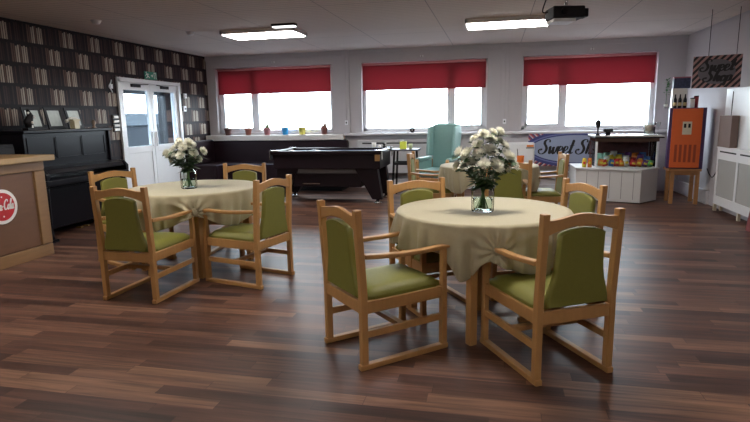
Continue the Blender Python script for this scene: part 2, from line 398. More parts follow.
# door
e = S(empty('door_1', (XL, (DY0+DY1)/2, 0)))
hw = (DY1-DY0)/2
MB().box(-.14, .035, -hw, -hw+.07, 0, DZ).box(-.14, .035, hw-.07, hw, 0, DZ).box(-.14, .035, -hw, hw, DZ-.06, DZ).build('door_frame', UPVC, e, bevel=.006)
for (a, b, hs) in ((-hw+.072, -.004, 1), (.004, hw-.072, -1)):
    z0, z1 = .01, DZ-.062; x0, x1 = -.05, .0; st = .085
    d = MB().box(x0, x1, a, a+st, z0, z1).box(x0, x1, b-st, b, z0, z1).box(x0, x1, a+st, b-st, z1-.12, z1).box(x0, x1, a+st, b-st, .86, .97).box(x0, x1, a+st, b-st, z0, z0+.16)
    lf = d.build('door_leaf', UPVC, e, bevel=.006)
    MB().box(x0+.012, x1-.012, a+st, b-st, z0+.16, .86).build('door_panel', UPVC, lf)
    MB().box(x0+.02, x0+.026, a+st, b-st, .97, z1-.12).build('glass', DOORPANE, lf)
    MB().box(.002, .035, (a+b)/2-.12, (a+b)/2+.1, z1-.07, z1-.02).bar((.03, (a+b)/2, z1-.03), (.05, (a+b)/2+.28*hs, z1-.015), .018, .012).build('door_closer', BLACKM, lf)
    yy = b-.05 if hs > 0 else a+.05
    MB().box(.0, .03, yy-.012, yy+.012, .95, 1.2).build('door_handle', UPVC, lf, bevel=.004)
# outside
GR = mat('outside_paving', (.10, .10, .11), .9)
S(MB().box(-40, XL-T_-.01, -10, 40, -.15, -.02).build('ground_left', GR))
S(MB().box(XL-T_, 40, D+T_+.01, 60, -.15, -.02).build('ground_back', GR))
t = empty('outbuilding', (-11.5, 14.2, 0)); tag(t, 'low grey outbuilding seen through the glass of the double doors', 'building')
MB().box(-.4, 0, -3.2, 6, -.02, 1.22).build('wall', mat('grey_render', (.012, .015, .02), .8), t)
MB().box(-.5, .08, -3.3, 6.1, 1.22, 1.62).build('roof', mat('pale_blue_fascia', (.035, .045, .055), .6), t, bevel=.02)
MB().box(-.01, .02, -2.4, -1.1, .35, .8).build('window', mat('dark_glazing', (.03, .04, .05), .2), t)
t = empty('entrance_canopy', (XL-T_-.02, 8.5, 0)); tag(t, 'dark entrance canopy outside above the double doors', 'canopy')
MB().box(-1.1, 0, -1.1, 2.6, 2.14, 2.3).box(-1.15, -1.1, -1.1, 2.6, 1.93, 2.3).build('roof', mat('canopy_dark', (.006, .007, .010), .6), t, bevel=.01)
MB().box(-1.09, -1.0, 2.45, 2.55, -.02, 2.14).build('post', mat('canopy_dark', (.006, .007, .010), .6), t)
t = empty('screen_wall', (-7.6, 11.25, 0)); tag(t, 'dark screen wall outside, seen through the right door pane', 'wall')
MB().box(0, .1, 0, 3, -.02, 2.6).build('panel', mat('dark_screen', (.006, .007, .010), .7), t)
MB().box(-.02, .12, -.0, 3, 2.6, 2.66).build('coping', mat('canopy_dark', (.006, .007, .010), .6), t)

# blinds
for i, (a, b, lab) in enumerate(((WINS[0][0]+.04, WINS[0][1]-.03, 'red roller blind half down over the left window above the row of plant pots'),
                            (WINS[1][0]+.02, WINS[1][1]-.03, 'red roller blind half down over the middle window behind the teal armchair'),
                            (WINS[2][0]+.02, WINS[2][1]-.03, 'red roller blind half down over the right window above the sweet counter'))):
    t = empty('roller_blind', ((a+b)/2, D+.045, 0)); tag(t, lab, 'blind', 'red roller blinds on the window wall'); hwid = (b-a)/2
    mb = MB(); n = 24; vs = []
    for k in range(n+1):
        u = k/n; x = -hwid+2*hwid*u
        for j in range(5): vs.append((x, .003*math.sin(u*9+j)*(j/4)**.5, 1.90+(WT-.05-1.90)*(1-j/4)))
    mb.add(vs, [(k*5+j, (k+1)*5+j, (k+1)*5+j+1, k*5+j+1) for k in range(n) for j in range(4)], True)
    mb.build('blind_fabric', BLIND, t)
    bpy.context.view_layer.update()
    MB().box(-hwid, hwid, -.008, .008, 1.885, 1.905).build('bottom_bar', BLIND, t, bevel=.003)
    MB().tube([(-hwid, 0, WT-.035), (hwid, 0, WT-.035)], .024, 10).build('roller_tube', mat('lit_pink_headrail', (.65, .25, .27), .5), t)  # light on the headrail is put into its pinkish colour
    MB().tube([(hwid+.012, -.02, WT-.04), (hwid+.012, -.02, 1.45)], .003, 5).build('pull_chain', WHITE, t)

# ------------------------------------------------------------------ ceiling lights
LED = emit_mat('led_diffuser', (1, .95, .9), PANEL_E)
def ceil_light(x, y, lab, w=1.13, d=.56, g='rectangular ceiling light panels'):
    t = empty('ceiling_light', (x, y, H)); tag(t, lab, 'ceiling light', g)
    f = MB().box(-w/2, w/2, -d/2, -d/2+.025, -.055, 0).box(-w/2, w/2, d/2-.025, d/2, -.055, 0).box(-w/2, -w/2+.025, -d/2, d/2, -.055, 0).box(w/2-.025, w/2, -d/2, d/2, -.055, 0)
    f.build('frame', WHITE, t); MB().box(-w/2+.025, w/2-.025, -d/2+.025, d/2-.025, -.066, -.02).build('diffuser', LED, t, bevel=.006)
ceil_light(-3.35, 7.72, 'lit rectangular ceiling light panel on the left, before the double doors')
ceil_light(.13, 7.9, 'lit rectangular ceiling light panel on the right, beside the black projector')
for x, y, lab in ((-3.35, 3.6, 'lit ceiling light panel out of frame above the left table'), (.13, 3.7, 'lit ceiling light panel out of frame above the front table'),
                (-3.35, -.4, 'lit ceiling light panel behind and left of the viewer'), (.13, -.4, 'lit ceiling light panel directly behind the viewer')):
    ceil_light(x, y, lab)
t = empty('emergency_light', (-2.83, 7.2, H)); tag(t, 'small slim white light fitting just in front of the left ceiling panel', 'light fitting')
MB().box(-.17, .17, -.05, .05, -.03, 0).build('housing', BLACKM, t); MB().box(-.16, .16, -.045, .045, -.045, -.031).build('diffuser', emit_mat('small_diffuser', (1, 1, 1), 2.0), t, bevel=.005)
def detector(x, y, lab):
    t = empty('smoke_detector', (x, y, H)); tag(t, lab, 'smoke detector', 'ceiling smoke detectors')
    MB().lathe([(.055, 0), (.055, -.02), (.04, -.045), (.0001, -.05)], 20).build('body', WHITE, t)
    MB().lathe([(.065, 0), (.065, -.008), (.0001, -.009)], 20).build('base', WHITE, t)
detector(-4.95, 6.2, 'white smoke detector on the ceiling above the piano')
detector(-4.36, 7.4, 'small white ceiling detector left of the left light panel')
# projector on its pole
t = empty('projector', (.70, 6.3, 0), R(14)); t.scale = (.9, .9, 1); tag(t, 'black projector hanging from a ceiling bracket beside the right light panel', 'projector')
MB().box(-.20, .17, -.15, .15, 2.37, 2.49).prism([(.10, 2.49), (.17, 2.49), (.17, 2.46)], -.1, .1).build('body', BLACKM, t, bevel=.015)
MB().box(.17, .23, -.10, .06, 2.385, 2.47).build('vent_housing', BLACKM, t, bevel=.008)
MB().tube([(-.08, -.15, 2.43), (-.08, -.175, 2.43)], .035, 16).build('lens', BLACKG, t)
MB().box(-.19, .07, -.14, .12, 2.335, 2.368).build('white_underside', WHITE, t, bevel=.006)
MB().tube([(0, 0, 2.49), (0, 0, H-.01)], .02, 10).box(-.06, .06, -.06, .06, H-.015, H).box(-.05, .05, -.05, .05, 2.49, 2.51).build('bracket', CHROME, t)
t = empty('projector_cable', (.46, 6.15, 0)); tag(t, 'black cable dropping from the ceiling to the left of the projector', 'cable')
MB().tube(smoothpts([(.03, -.1, H), (.02, -.06, 2.56), (-.01, .0, 2.45), (.02, .02, 2.43), (.05, .03, 2.44)]), .007, 6).build('cable', BLACKM, t)

# ------------------------------------------------------------------ dining chairs
def make_chair():
    t = empty('dining_chair')
    PX = .224; PY0, PY1 = -.26, .29
    for s in (-1, 1):
        MB().prism([(PY0-.02, .03), (PY0+.02, .03), (PY0+.02, .45), (PY0-.008, .91), (PY0-.048, .91), (PY0-.02, .45)], s*PX-.019, s*PX+.019, 'x').build('back_post', OAK, t, bevel=.004)
        MB().prism([(PY1-.02, .03), (PY1+.02, .03), (PY1+.015, .621), (PY1-.015, .621)], s*PX-.018, s*PX+.018, 'x').build('leg', OAK, t, bevel=.004)
        MB().prism([(PY0-.03, 0), (PY1+.026, 0), (PY1+.026, .032), (PY0-.03, .032)], s*PX-.02, s*PX+.02, 'x').build('floor_runner', OAK, t, bevel=.005)
        MB().prism([(PY0+.02, .185), (PY1-.02, .185), (PY1-.02, .225), (PY0+.02, .225)], s*PX-.012, s*PX+.012, 'x').build('side_stretcher', OAK, t, bevel=.003)
        top = [(PY0+.01, .664), (PY0+.12, .652), (PY0+.26, .642), (PY0+.42, .641), (PY1-.02, .645), (PY1+.035, .640)]
        bot = [(PY1+.04, .626), (PY1-.02, .621), (PY0+.42, .617), (PY0+.26, .617), (PY0+.12, .627), (PY0+.01, .637)]
        MB().prism(top+bot, s*PX-.024, s*PX+.024, 'x', smooth=False).build('armrest', OAK, t, bevel=.006)
    MB().box(-PX+.012, PX-.012, -.02, .02, .19, .22).build('cross_stretcher', OAK, t, bevel=.003)
    f = MB().box(-PX+.019, PX-.019, PY0-.015, PY0+.012, .325, .395).box(-PX+.018, PX-.018, PY1-.012, PY1+.012, .325, .395)
    for s in (-1, 1): f.box(s*PX-.013, s*PX+.013, PY0+.02, PY1-.02, .325, .395)
    f.build('seat_frame', OAK, t, bevel=.004)
    # arched top rail
    n = 16; up = []; dn = []
    for k in range(n+1):
        u = -1+2*k/n; x = u*(PX-.019)
        up.append((x, .876+.028*(.5+.5*math.cos(PI*u))-.004*(1-u*u)))
        dn.append((x, .80+.04*(1-u*u)))
    MB().prism(up+dn[::-1], PY0-.038, PY0-.012, 'y').build('top_rail', OAK, t, bevel=.003)
    # seat cushion, domed
    mb = MB(); N = 10; vs = []; cy = (PY0+PY1)/2+.012; hx, hy = PX-.001, .262
    for i in range(N+1):
        for j in range(N+1):
            u, v_ = -1+2*i/N, -1+2*j/N
            e_ = max(abs(u), abs(v_)); z = .448-.035*max(0, (e_-.75)/.25)**2+.008*(1-u*u)*(1-v_*v_)
            x = u*hx
            if abs(v_) > .85: x = u*(hx-.021)
            vs.append((x, cy+v_*hy, z))
    mb.add(vs, [(i*(N+1)+j, (i+1)*(N+1)+j, (i+1)*(N+1)+j+1, i*(N+1)+j+1) for i in range(N) for j in range(N)], True)
    ring = [(i, 0) for i in range(N+1)]+[(N, j) for j in range(1, N+1)]+[(i, N) for i in range(N-1, -1, -1)]+[(0, j) for j in range(N-1, 0, -1)]
    rv = [vs[i*(N+1)+j] for i, j in ring]; m_ = len(rv)
    mb.add(rv+[(a, b, .396) for a, b, c in rv], [(k, (k+1) % m_, m_+(k+1) % m_, m_+k) for k in range(m_)]+[tuple(range(m_, 2*m_))])
    mb.build('seat', OLIVE, t)
    # upholstered back panel: narrow shoulders, flaring towards the seat
    prof = [(.412, .188), (.45, .186), (.49, .176), (.54, .158), (.60, .145), (.68, .138), (.76, .136), (.797, .136)]
    L = [(-w_, z) for z, w_ in prof]; Rr = [(w_, z) for z, w_ in prof][::-1]
    arch = [(x, .797+.032*(1-(x/.15)**2)) for x in (-.11, -.06, 0, .06, .11)]
    poly = L+arch+Rr
    n = len(poly); vs = []
    def yc(z): return PY0-.027*max(0, (z-.45)/.45)
    for off, sh in ((-.014, .012), (-.024, .03)):
        pass
    ys = [(-.016, 1.0), (-.022, .95), (.016, .95), (.012, 1.0)]
    c0 = .61
    order = [(-.022, .94), (-.014, 1.0), (.012, 1.0), (.020, .94)]
    for dy, k_ in order:
        for x, z in poly: vs.append((x*k_, yc(z)+dy, c0+(z-c0)*(1-(1-k_)*.5)))
    mb = MB(); fs = [tuple(range(n)), tuple(range(4*n-1, 3*n-1, -1))]
    mb.add(vs, fs); mb.add(vs, [(a*n+i, a*n+(i+1) % n, (a+1)*n+(i+1) % n, (a+1)*n+i) for a in range(3) for i in range(n)], True)
    mb.build('backrest', OLIVE, t)
    return t
chair = make_chair(); first = [True]
def place_chair(px, py, face, label, group):
    o = chair if first[0] else copy_tree(chair)
    first[0] = False
    a = math.atan2(face[1], face[0])-PI/2
    # px, py = centre of the rear legs on the floor
    d = Vector((face[0], face[1])).normalized()
    o.location = (px+d.x*.26, py+d.y*.26, 0); o.rotation_euler = (0, 0, a)
    tag(o, label, 'chair', group); return o
G1, G2, G3 = 'chairs around the front table', 'chairs around the left table', 'chairs around the far table'
T1 = (-.08, 3.68); T2 = (-2.80, 4.62); T3 = (-.08, 6.98)
place_chair(-.845, 2.91, (.73, .68), 'olive and oak armchair at left of the front table, seen from its side', G1)
place_chair(.425, 2.86, (-.50, .87), 'olive and oak armchair nearest the camera with its back turned, right of the front table', G1)
place_chair(-.585, 4.15, (.55, -.83), 'olive and oak armchair behind the front table on the left, facing the camera', G1)
place_chair(.60, 4.07, (-.90, -.43), 'olive and oak armchair behind the front table on the right, facing the camera', G1)
place_chair(-2.77, 3.55, (.03, 1), 'olive and oak armchair in front of the left table with its back turned', G2)
place_chair(-1.84, 4.22, (-.96, .24), 'olive and oak armchair at right of the left table, seen from its side', G2)
place_chair(-3.78, 4.77, (.93, -.37), 'olive and oak armchair at far left of the left table beside the piano', G2)
place_chair(-2.73, 5.54, (.10, -1), 'olive and oak armchair behind the left table before the pool table', G2)
place_chair(.14, 5.96, (-.05, 1), 'olive and oak armchair at the far table, back turned, behind the flowers', G3)
place_chair(.80, 7.05, (-1, -.08), 'olive and oak armchair at the far table seen in profile before the striped sign', G3)
place_chair(-1.08, 7.2, (1, .0), 'olive and oak armchair at left of the far table before the teal armchair', G3)

# ------------------------------------------------------------------ round tables and cloths
def table(c, r, rot, lab):
    t = empty('round_table', (c[0], c[1], 0), rot); tag(t, lab, 'table', 'round dining tables')
    MB().lathe([(r-.004, .728), (r, .732), (r, .752), (r-.004, .756)], 56, smooth=False).build('tabletop', OAKD, t)
    q = .345
    for sx in (-1, 1):
        for sy in (-1, 1): MB().box(sx*q-.026, sx*q+.026, sy*q-.026, sy*q+.026, 0, .727).build('leg', OAK, t, bevel=.005)
    a = MB()
    for s in (-1, 1): a.box(-q+.026, q-.026, s*q-.011, s*q+.011, .65, .727).box(s*q-.011, s*q+.011, -q+.026, q-.026, .65, .727)
    a.build('apron', OAK, t)
    return t
def cloth(c, r, lobes, lab, seed, knot=None):
    rnd = random.Random(seed); n = 400; R_ = r+.008; z0 = .7635
    ph = [rnd.uniform(0, 6.28) for _ in range(5)]
    def lob(th):
        v = 0; pin = 0
        for a, wd, ln in lobes:
            dd = (th-a+PI) % (2*PI)-PI; g = math.exp(-abs(dd/wd)**2.6); v += ln*g; pin = max(pin, g*(1 if ln > .08 else 0))
        return v, pin
    vs = [(0, 0, z0)]; rows = [.25, .5, .75, .92]
    for q in rows:
        for k in range(n):
            th = 2*PI*k/n; vs.append((R_*q*math.cos(th), R_*q*math.sin(th), z0+.0012*math.sin(th*3+q*5)))
    nd = 26
    for j in range(nd+1):
        s = j/nd
        for k in range(n):
            th = 2*PI*k/n; v, pin = lob(th)
            L = .17+v+.012*math.sin(5*th+ph[0])+.01*math.sin(11*th+ph[1])
            drop = L*s
            fold = .019*math.sin(15*th+ph[2]+1.4*math.sin(3*th))+.016*math.sin(26*th+ph[3]+math.sin(4*th))+.008*math.sin(41*th+ph[4])
            rr = R_+.006*min(1, s*5)+fold*min(1, s*1.6)+.012*s-.05*pin*s*s
            if knot is not None:
                ds = ((th-knot+PI) % (2*PI)-PI)*R_; dz_ = drop-.14; rk = math.hypot(ds, dz_)
                rr += (.013*math.cos(11*math.atan2(ds, -dz_))-.022*math.exp(-(rk/.05)**2))*math.exp(-(rk/.17)**2)*min(1, rk/.02)*min(1, s*4)
            if s == 0: rr = R_
            zz = z0-.010*min(1, s*8)-drop
            if j == 0: rr -= .004; zz = z0
            vs.append((rr*math.cos(th), rr*math.sin(th), zz))
    fs = [(0, 1+k, 1+(k+1) % n) for k in range(n)]
    for a in range(len(rows)+nd): fs += [(1+a*n+k, 1+a*n+(k+1) % n, 1+(a+1)*n+(k+1) % n, 1+(a+1)*n+k) for k in range(n)]
    mb = MB().add(vs, fs, True); o = mb.build('tablecloth', CLOTH); o.location = (c[0], c[1], 0)
    so = o.modifiers.new('thick', 'SOLIDIFY'); so.thickness = .002; so.offset = 0
    tag(o, lab, 'tablecloth', 'beige tablecloths')
    if knot is not None:
        kb = MB(); nu, nv = 22, 12; vs = []
        for i in range(nv+1):
            for k in range(nu):
                a = 2*PI*k/nu; b_ = PI*i/nv; q = math.sin(b_)*(1+.2*math.sin(5*a+3*b_)+.12*math.sin(9*a))
                vs.append((.020*q*math.cos(a), .030*q*math.sin(a), -.036*math.cos(b_)))
        kb.add(vs, [(i*nu+k, i*nu+(k+1) % nu, (i+1)*nu+(k+1) % nu, (i+1)*nu+k) for i in range(nv) for k in range(nu)], True)
        ko = kb.build('knotted_corner', CLOTH, o)
        ko.location = ((R_-.004)*math.cos(knot), (R_-.004)*math.sin(knot), z0-.14); ko.rotation_euler = (0, 0, knot)
    return o
rot1 = math.atan2(-.60, -.06)-R(-135)+R(0)
table(T1, .572, math.atan2(-.62, -.055)+R(135), 'round oak table nearest the camera, under a beige cloth')
table(T2, .60, math.atan2(-.56, .36)+R(135), 'round oak table on the left of the room, under a beige cloth')
table(T3, .60, R(0), 'round oak table at the back, before the striped sweet sign, under a beige cloth')
cloth(T1, .572, [(R(-99), .17, .17), (R(-45), .50, .15), (R(30), .35, .08), (R(85), .3, .1), (R(150), .35, .07), (R(190), .25, .05)], 'beige cloth draped over the front round table, hanging lowest at its front leg', 3, R(-80))
cloth(T2, .60, [(R(-72), .20, .05), (R(-100), .35, .13), (R(-28), .35, .12), (R(30), .3, .1), (R(120), .3, .1), (R(210), .3, .1)], 'beige cloth draped over the left round table with a bunched corner', 5, R(-60))
cloth(T3, .60, [(R(-20), .3, .12), (R(70), .3, .1), (R(160), .3, .1), (R(230), .35, .12)], 'beige cloth on the far round table, with an orange cup on it', 8)

# ------------------------------------------------------------------ flowers
def bloom_mesh(name='chrysanthemum'):
    mb = MB(); rnd = random.Random(2)
    layers = [(20, .046, .004, 8), (18, .043, .012, 22), (15, .037, .020, 40), (12, .028, .027, 58), (8, .018, .031, 75)]
    for n, L, z, el in layers:
        for k in range(n):
            a = 2*PI*k/n+rnd.uniform(-.12, .12)+z*40; e_ = R(el+rnd.uniform(-8, 8)); l_ = L*rnd.uniform(.88, 1.05); w_ = .0078
            d = Vector((math.cos(a), math.sin(a), 0)); s = Vector((-math.sin(a), math.cos(a), 0)); u = Vector((0, 0, 1))
            p0 = Vector((0, 0, z*.5)); p1 = p0+(d*math.cos(e_)+u*math.sin(e_))*l_*.55; p2 = p0+(d*math.cos(e_*.8)+u*math.sin(e_*.8))*l_
            vs = [p0-s*w_*.4, p0+s*w_*.4, p1-s*w_, p1+s*w_, p2-s*w_*.55+u*.002, p2+s*w_*.55+u*.002, p1-u*.004, p2+d*.003+u*.004]
            mb.add(vs, [(0, 2, 6), (0, 6, 1), (1, 6, 3), (2, 4, 6), (6, 4, 5), (6, 5, 3), (4, 7, 5)], True)
    mb.sphere((0, 0, .014), .014, 10, 6)
    return mb
FC = [None]
def bouquet(c, zb, heads, place, grp, words, s=1.0, seed=1, hs=1.1):
    # vase
    t = empty('flower_vase', (c[0], c[1], zb)); tag(t, 'clear square-shouldered glass jar of white flowers on the %s' % place, 'vase', 'flower vases')
    v = MB().lathe([(.0001, .0), (.064, 0), (.073, .012), (.074, .13), (.068, .155), (.052, .172), (.054, .188), (.059, .196), (.055, .196), (.048, .174), (.064, .152), (.069, .13), (.068, .016), (.0001, .012)], 28)
    jar = v.build('jar', GLASS, t)
    MB().lathe([(.0001, .0145), (.066, .0165), (.067, .09), (.0001, .091)], 24).build('water', WATER, jar)
    rnd = random.Random(seed)
    for i, (dx, dy, dz, rs) in enumerate(heads):
        nm = 'chrysanthemum'
        f = empty(nm, (c[0], c[1], zb+.02)); tag(f, 'white chrysanthemum %s of the bunch on the %s' % (words[i], place), 'flower', grp)
        top = Vector((dx, dy, dz-.02)); out = Vector((dx, dy, .05))
        dirv = (Vector((dx*1.3, dy*1.3-.03, .11))).normalized()
        foot = Vector((-dx*.15+rnd.uniform(-.02, .02), -dy*.15+rnd.uniform(-.02, .02), 0))
        neck = Vector((dx*.12, dy*.12, .15))
        P = smoothpts([foot, neck, top*.55+neck*.45+Vector((0, 0, .01)), top], 4)
        MB().tube(P, .0028, 5).build('stem', STEM, f)
        q = dirv.to_track_quat('Z', 'Y').to_matrix().to_4x4()
        if FC[0] is None: FC[0] = bloom_mesh().build('bloom', PETAL, f); b = FC[0]
        else:
            b = FC[0].copy(); col.objects.link(b); b.parent = f
        b.location = top; b.rotation_euler = (q @ Matrix.Rotation(rnd.uniform(0, 6), 4, 'Z')).to_euler(); b.scale = (rs*hs,)*3
        # leaves
        lm = MB()
        for k in range(9):
            at = .36+.068*k; p = P[min(len(P)-1, int(at*len(P)))]; a = rnd.uniform(0, 6.28); a = math.atan2(dy, dx)+rnd.uniform(-1.6, 1.6)
            d = Vector((math.cos(a), math.sin(a), rnd.uniform(-.3, .5))).normalized(); sd = d.cross(Vector((0, 0, 1))).normalized(); L = rnd.uniform(.06, .10)*s; w_ = L*.32
            up = Vector((0, 0, 1))
            vs = [p, p+d*L*.3+sd*w_, p+d*L*.3-sd*w_, p+d*L*.55+sd*w_*.55, p+d*L*.55-sd*w_*.55, p+d*L*.7+sd*w_*.8-up*.006, p+d*L*.7-sd*w_*.8-up*.006, p+d*L-up*.012, p+d*L*.5-up*.006]
            lm.add(vs, [(0, 1, 8), (0, 8, 2), (1, 3, 8), (8, 4, 2), (3, 5, 8), (8, 6, 4), (5, 7, 8), (8, 7, 6)])
        lm.build('leaves', LEAF, f)
V1 = (-.075, 3.58); ZT = .7655
H1 = [(a, b, c*.955, d) for a, b, c, d in [(-0.003, -0.037, 0.529, 0.77), (0.039, -0.019, 0.488, 0.94), (0.096, 0.036, 0.542, 0.78), (-0.035, -0.031, 0.455, 0.86), (0.128, 0.034, 0.449, 0.78), (-0.101, -0.017, 0.39, 1.14), (-0.15, 0.016, 0.407, 0.94), (0.039, -0.038, 0.414, 1.13), (0.079, -0.048, 0.317, 1.14), (0.137, 0.009, 0.38, 1.13), (0.193, 0.01, 0.317, 0.78), (-0.162, -0.001, 0.317, 0.85), (-0.062, -0.044, 0.345, 0.94), (0.007, -0.093, 0.338, 0.82), (0.172, 0.017, 0.373, 0.78), (-0.028, -0.064, 0.4, 0.86), (0.055, 0.012, 0.538, 0.71), (-0.055, 0.002, 0.497, 0.72), (0.097, 0.018, 0.476, 0.78), (-0.11, -0.016, 0.317, 0.78), (0.138, 0.002, 0.297, 0.78)]]
W1 = ['topmost', 'just right of the top', 'upper right tip', 'on the upper left', 'on the upper right shoulder', 'large on the left', 'at the left edge, upper', 'large in the centre', 'largest, low on the right', 'large on the right', 'at the far right edge', 'lowest at the left edge', 'left of centre, low', 'low in the middle, half shaded', 'right edge above the lowest', 'centre left, small', 'small near the top right', 'small at the top left', 'small right of centre, high', 'small and low on the left', 'small and low on the right']
bouquet(V1, ZT, H1, 'front table', 'chrysanthemums in the front jar', W1, seed=4)
V2 = (-2.79, 4.52)
H2 = [(-0.025, -0.061, 0.42, 1.14), (0.015, -0.067, 0.38, 1.36), (0.065, -0.028, 0.4, 1.25), (-0.075, -0.034, 0.38, 1.25), (-0.125, -0.01, 0.36, 1.14), (-0.175, 0.007, 0.31, 1.25), (-0.205, -0.001, 0.33, 1.02), (-0.105, -0.021, 0.3, 1.25), (-0.005, -0.089, 0.31, 1.25), (0.085, -0.035, 0.33, 1.25), (0.155, 0.012, 0.34, 1.14), (0.045, -0.037, 0.43, 1.02), (-0.065, -0.011, 0.44, 1.02), (-0.145, -0.001, 0.26, 1.02), (0.115, -0.009, 0.27, 1.02)]
W2 = ['topmost in the middle', 'large in the centre', 'right of the top', 'left of centre, high', 'on the left shoulder', 'on the left, low', 'at the far left edge', 'left of centre, low', 'low in the middle', 'on the right, low', 'at the far right edge', 'small at the top right', 'small at the top left', 'lowest on the left', 'lowest on the right']
bouquet(V2, ZT, H2, 'left table', 'chrysanthemums in the left jar', W2, seed=9, hs=.85)
# orange cup on the far table
t = empty('paper_cup', (.30, 6.84, ZT)); tag(t, 'bright orange cup with a dark straw on the far table', 'cup')
MB().lathe([(.0001, 0), (.036, 0), (.045, .125), (.042, .125), (.034, .006), (.0001, .006)], 20).build('cup_body', mat('bright_orange', (.85, .20, .02), .5), t)
MB().tube([(-.02, 0, .02), (-.04, .0, .21)], .005, 6).build('straw', BLACKM, t)

# ------------------------------------------------------------------ pool table
t = empty('pool_table', (-2.68, 8.78, 0)); tag(t, 'black pool table in front of the windows', 'pool table')
hx, hy = .93, .47
MB().box(-hx+.03, hx-.03, -hy+.03, hy-.03, .57, .80).build('apron', POOLB, t, bevel=.01)
f = MB().box(-hx, hx, -hy, -hy+.10, .80, .86).box(-hx, hx, hy-.10, hy, .80, .86).box(-hx, -hx+.10, -hy+.1, hy-.1, .80, .86).box(hx-.10, hx, -hy+.1, hy-.1, .80, .86)
rail_ = f.build('cushion_rail', POOLB, t, bevel=.012)
MB().box(-hx+.1, hx-.1, -hy+.1, hy-.1, .801, .825).build('playing_surface', BLUECLOTH, t)
for sx, sy in ((-1, -1), (1, -1), (-1, 1), (1, 1)):
    cx, cy = sx*(hx-.055), sy*(hy-.055)
    m_ = CHROME
    MB().box(min(cx-sx*.05, cx+sx*.062), max(cx-sx*.05, cx+sx*.062), min(cy-sy*.05, cy+sy*.062), max(cy-sy*.05, cy+sy*.062), .862, .872).box(min(cx+sx*.056, cx+sx*.064), max(cx+sx*.056, cx+sx*.064), min(cy-sy*.03, cy+sy*.062), max(cy-sy*.03, cy+sy*.062), .72, .868).build('corner_cap', CHROME, rail_, bevel=.003)
for sx in (-1, 1):      # splayed end legs with outward feet
    for sy in (-1, 1):
        y0 = sy*(hy-.06); y1 = y0-sy*.14
        MB().prism([(sx*(hx-.08), .57), (sx*(hx-.45), .57), (sx*(hx-.17), .08), (sx*(hx-.01), .08)], min(y0, y1), max(y0, y1)).build('leg', POOLB, t, bevel=.008)
        MB().lathe([(.0001, 0), (.055, 0), (.06, .02), (.03, .045), (.025, .08), (.0001, .08)], 16, (sx*(hx-.09), (y0+y1)/2, 0)).build('foot', CHROME, t)
brb = MB().box(-hx+.35, hx-.35, -hy+.09, hy-.09, .27, .49).build('ball_return_box', POOLB, t, bevel=.01)
MB().box(.18, .52, -hy+.075, -hy+.088, .50, .555).box(-hx+.42, hx-.42, -hy+.1, hy-.1, .49, .57).build('ball_return_window', mat('grey_plastic', (.12, .115, .12), .35), brb)
MB().box(-.42, -.12, -hy+.085, -hy+.09, .315, .33).build('maker_strip', CHROME, t)
MB().box(hx-.1, hx-.02, -hy-.012, -hy+.005, .7, .80).build('coin_slot', mat('brass', (.35, .2, .08), .4, metal=.4), t)
# things lying on it
for i, (x, y, w_, d_, a, lab) in enumerate(((-3.36, 8.62, .24, .10, 10, 'white folded paper at the left end of the pool table top'), (-3.0, 8.75, .26, .08, -6, 'white folded paper near the middle of the pool table top'))):
    o = MB().add([(-w_/2, -d_/2, 0), (w_/2, -d_/2, .0), (w_/2, d_/2, 0), (-w_/2, d_/2, 0), (0, -d_/2, .03), (0, d_/2, .022)], [(0, 4, 5, 3), (4, 1, 2, 5)]).build('folded_paper', SIGNW)
    so = o.modifiers.new('thick', 'SOLIDIFY'); so.thickness = .004
    o.location = (x, y, .832); o.rotation_euler.z = R(a); tag(o, lab, 'paper', 'papers on the pool table')
o = MB().sphere((0, 0, .028), .028, 16, 10).build('cue_ball', SIGNW); o.location = (-1.93, 9.05, .8725-.0)
o.location.z = .861; tag(o, 'white ball on the far rail of the pool table', 'ball')
o = MB().lathe([(.0001, 0), (.03, 0), (.042, .085), (.039, .085), (.028, .006), (.0001, .006)], 16).build('white_cup', SIGNW); o.location = (-2.06, 9.20, .861); tag(o, 'white cup on the back rail of the pool table near its right end', 'cup')
o = MB().lathe([(.0001, 0), (.028, 0), (.028, .02), (.012, .03), (.03, .06), (.0001, .075)], 16).build('black_spout_pot', BLACKM); o.location = (-1.88, 9.20, .861); tag(o, 'small black pot on the back rail of the pool table beside a white cup', 'pot')

# high bar table with a yellow carton, plus stool
t = empty('bar_table', (-1.53, 9.35, 0)); tag(t, 'tall black table between the pool table and the teal armchair', 'table')
MB().box(-.24, .24, -.22, .22, .80, .83).build('tabletop', mat('slate_top', (.10, .10, .13), .35), t, bevel=.005)
for sx in (-1, 1):
    for sy in (-1, 1): MB().bar((sx*.17, sy*.16, .80), (sx*.21, sy*.2, 0), .032, .032, (0, 1, 0)).build('leg', BLACKM, t)
MB().box(-.19, .19, -.19, -.17, .56, .60).box(-.19, .19, .17, .19, .56, .60).box(-.2, -.18, -.17, .17, .56, .60).box(.18, .2, -.17, .17, .56, .60).build('crossbar', BLACKM, t)
t = empty('bag', (-1.71, 8.5, 0)); 
bpy.data.objects.remove(t)
t = empty('carton', (-1.56, 9.28, .83)); tag(t, 'bright yellow carton on the tall black table', 'carton')
MB().box(-.055, .055, -.04, .04, 0, .13).build('box_body', mat('neon_yellow', (.75, .82, .10), .5), t, bevel=.004)
MB().lathe([(.018, .13), (.018, .15), (.0001, .15)], 12).build('cap', SIGNW, t)
o = MB().lathe([(.0001, 0), (.03, 0), (.036, .09), (.033, .09), (.028, .005), (.0001, .005)], 16).build('tumbler', mat('pale_lime', (.62, .68, .42), .4)); o.location = (-1.43, 9.27, .83); tag(o, 'pale tumbler beside the yellow carton', 'cup')

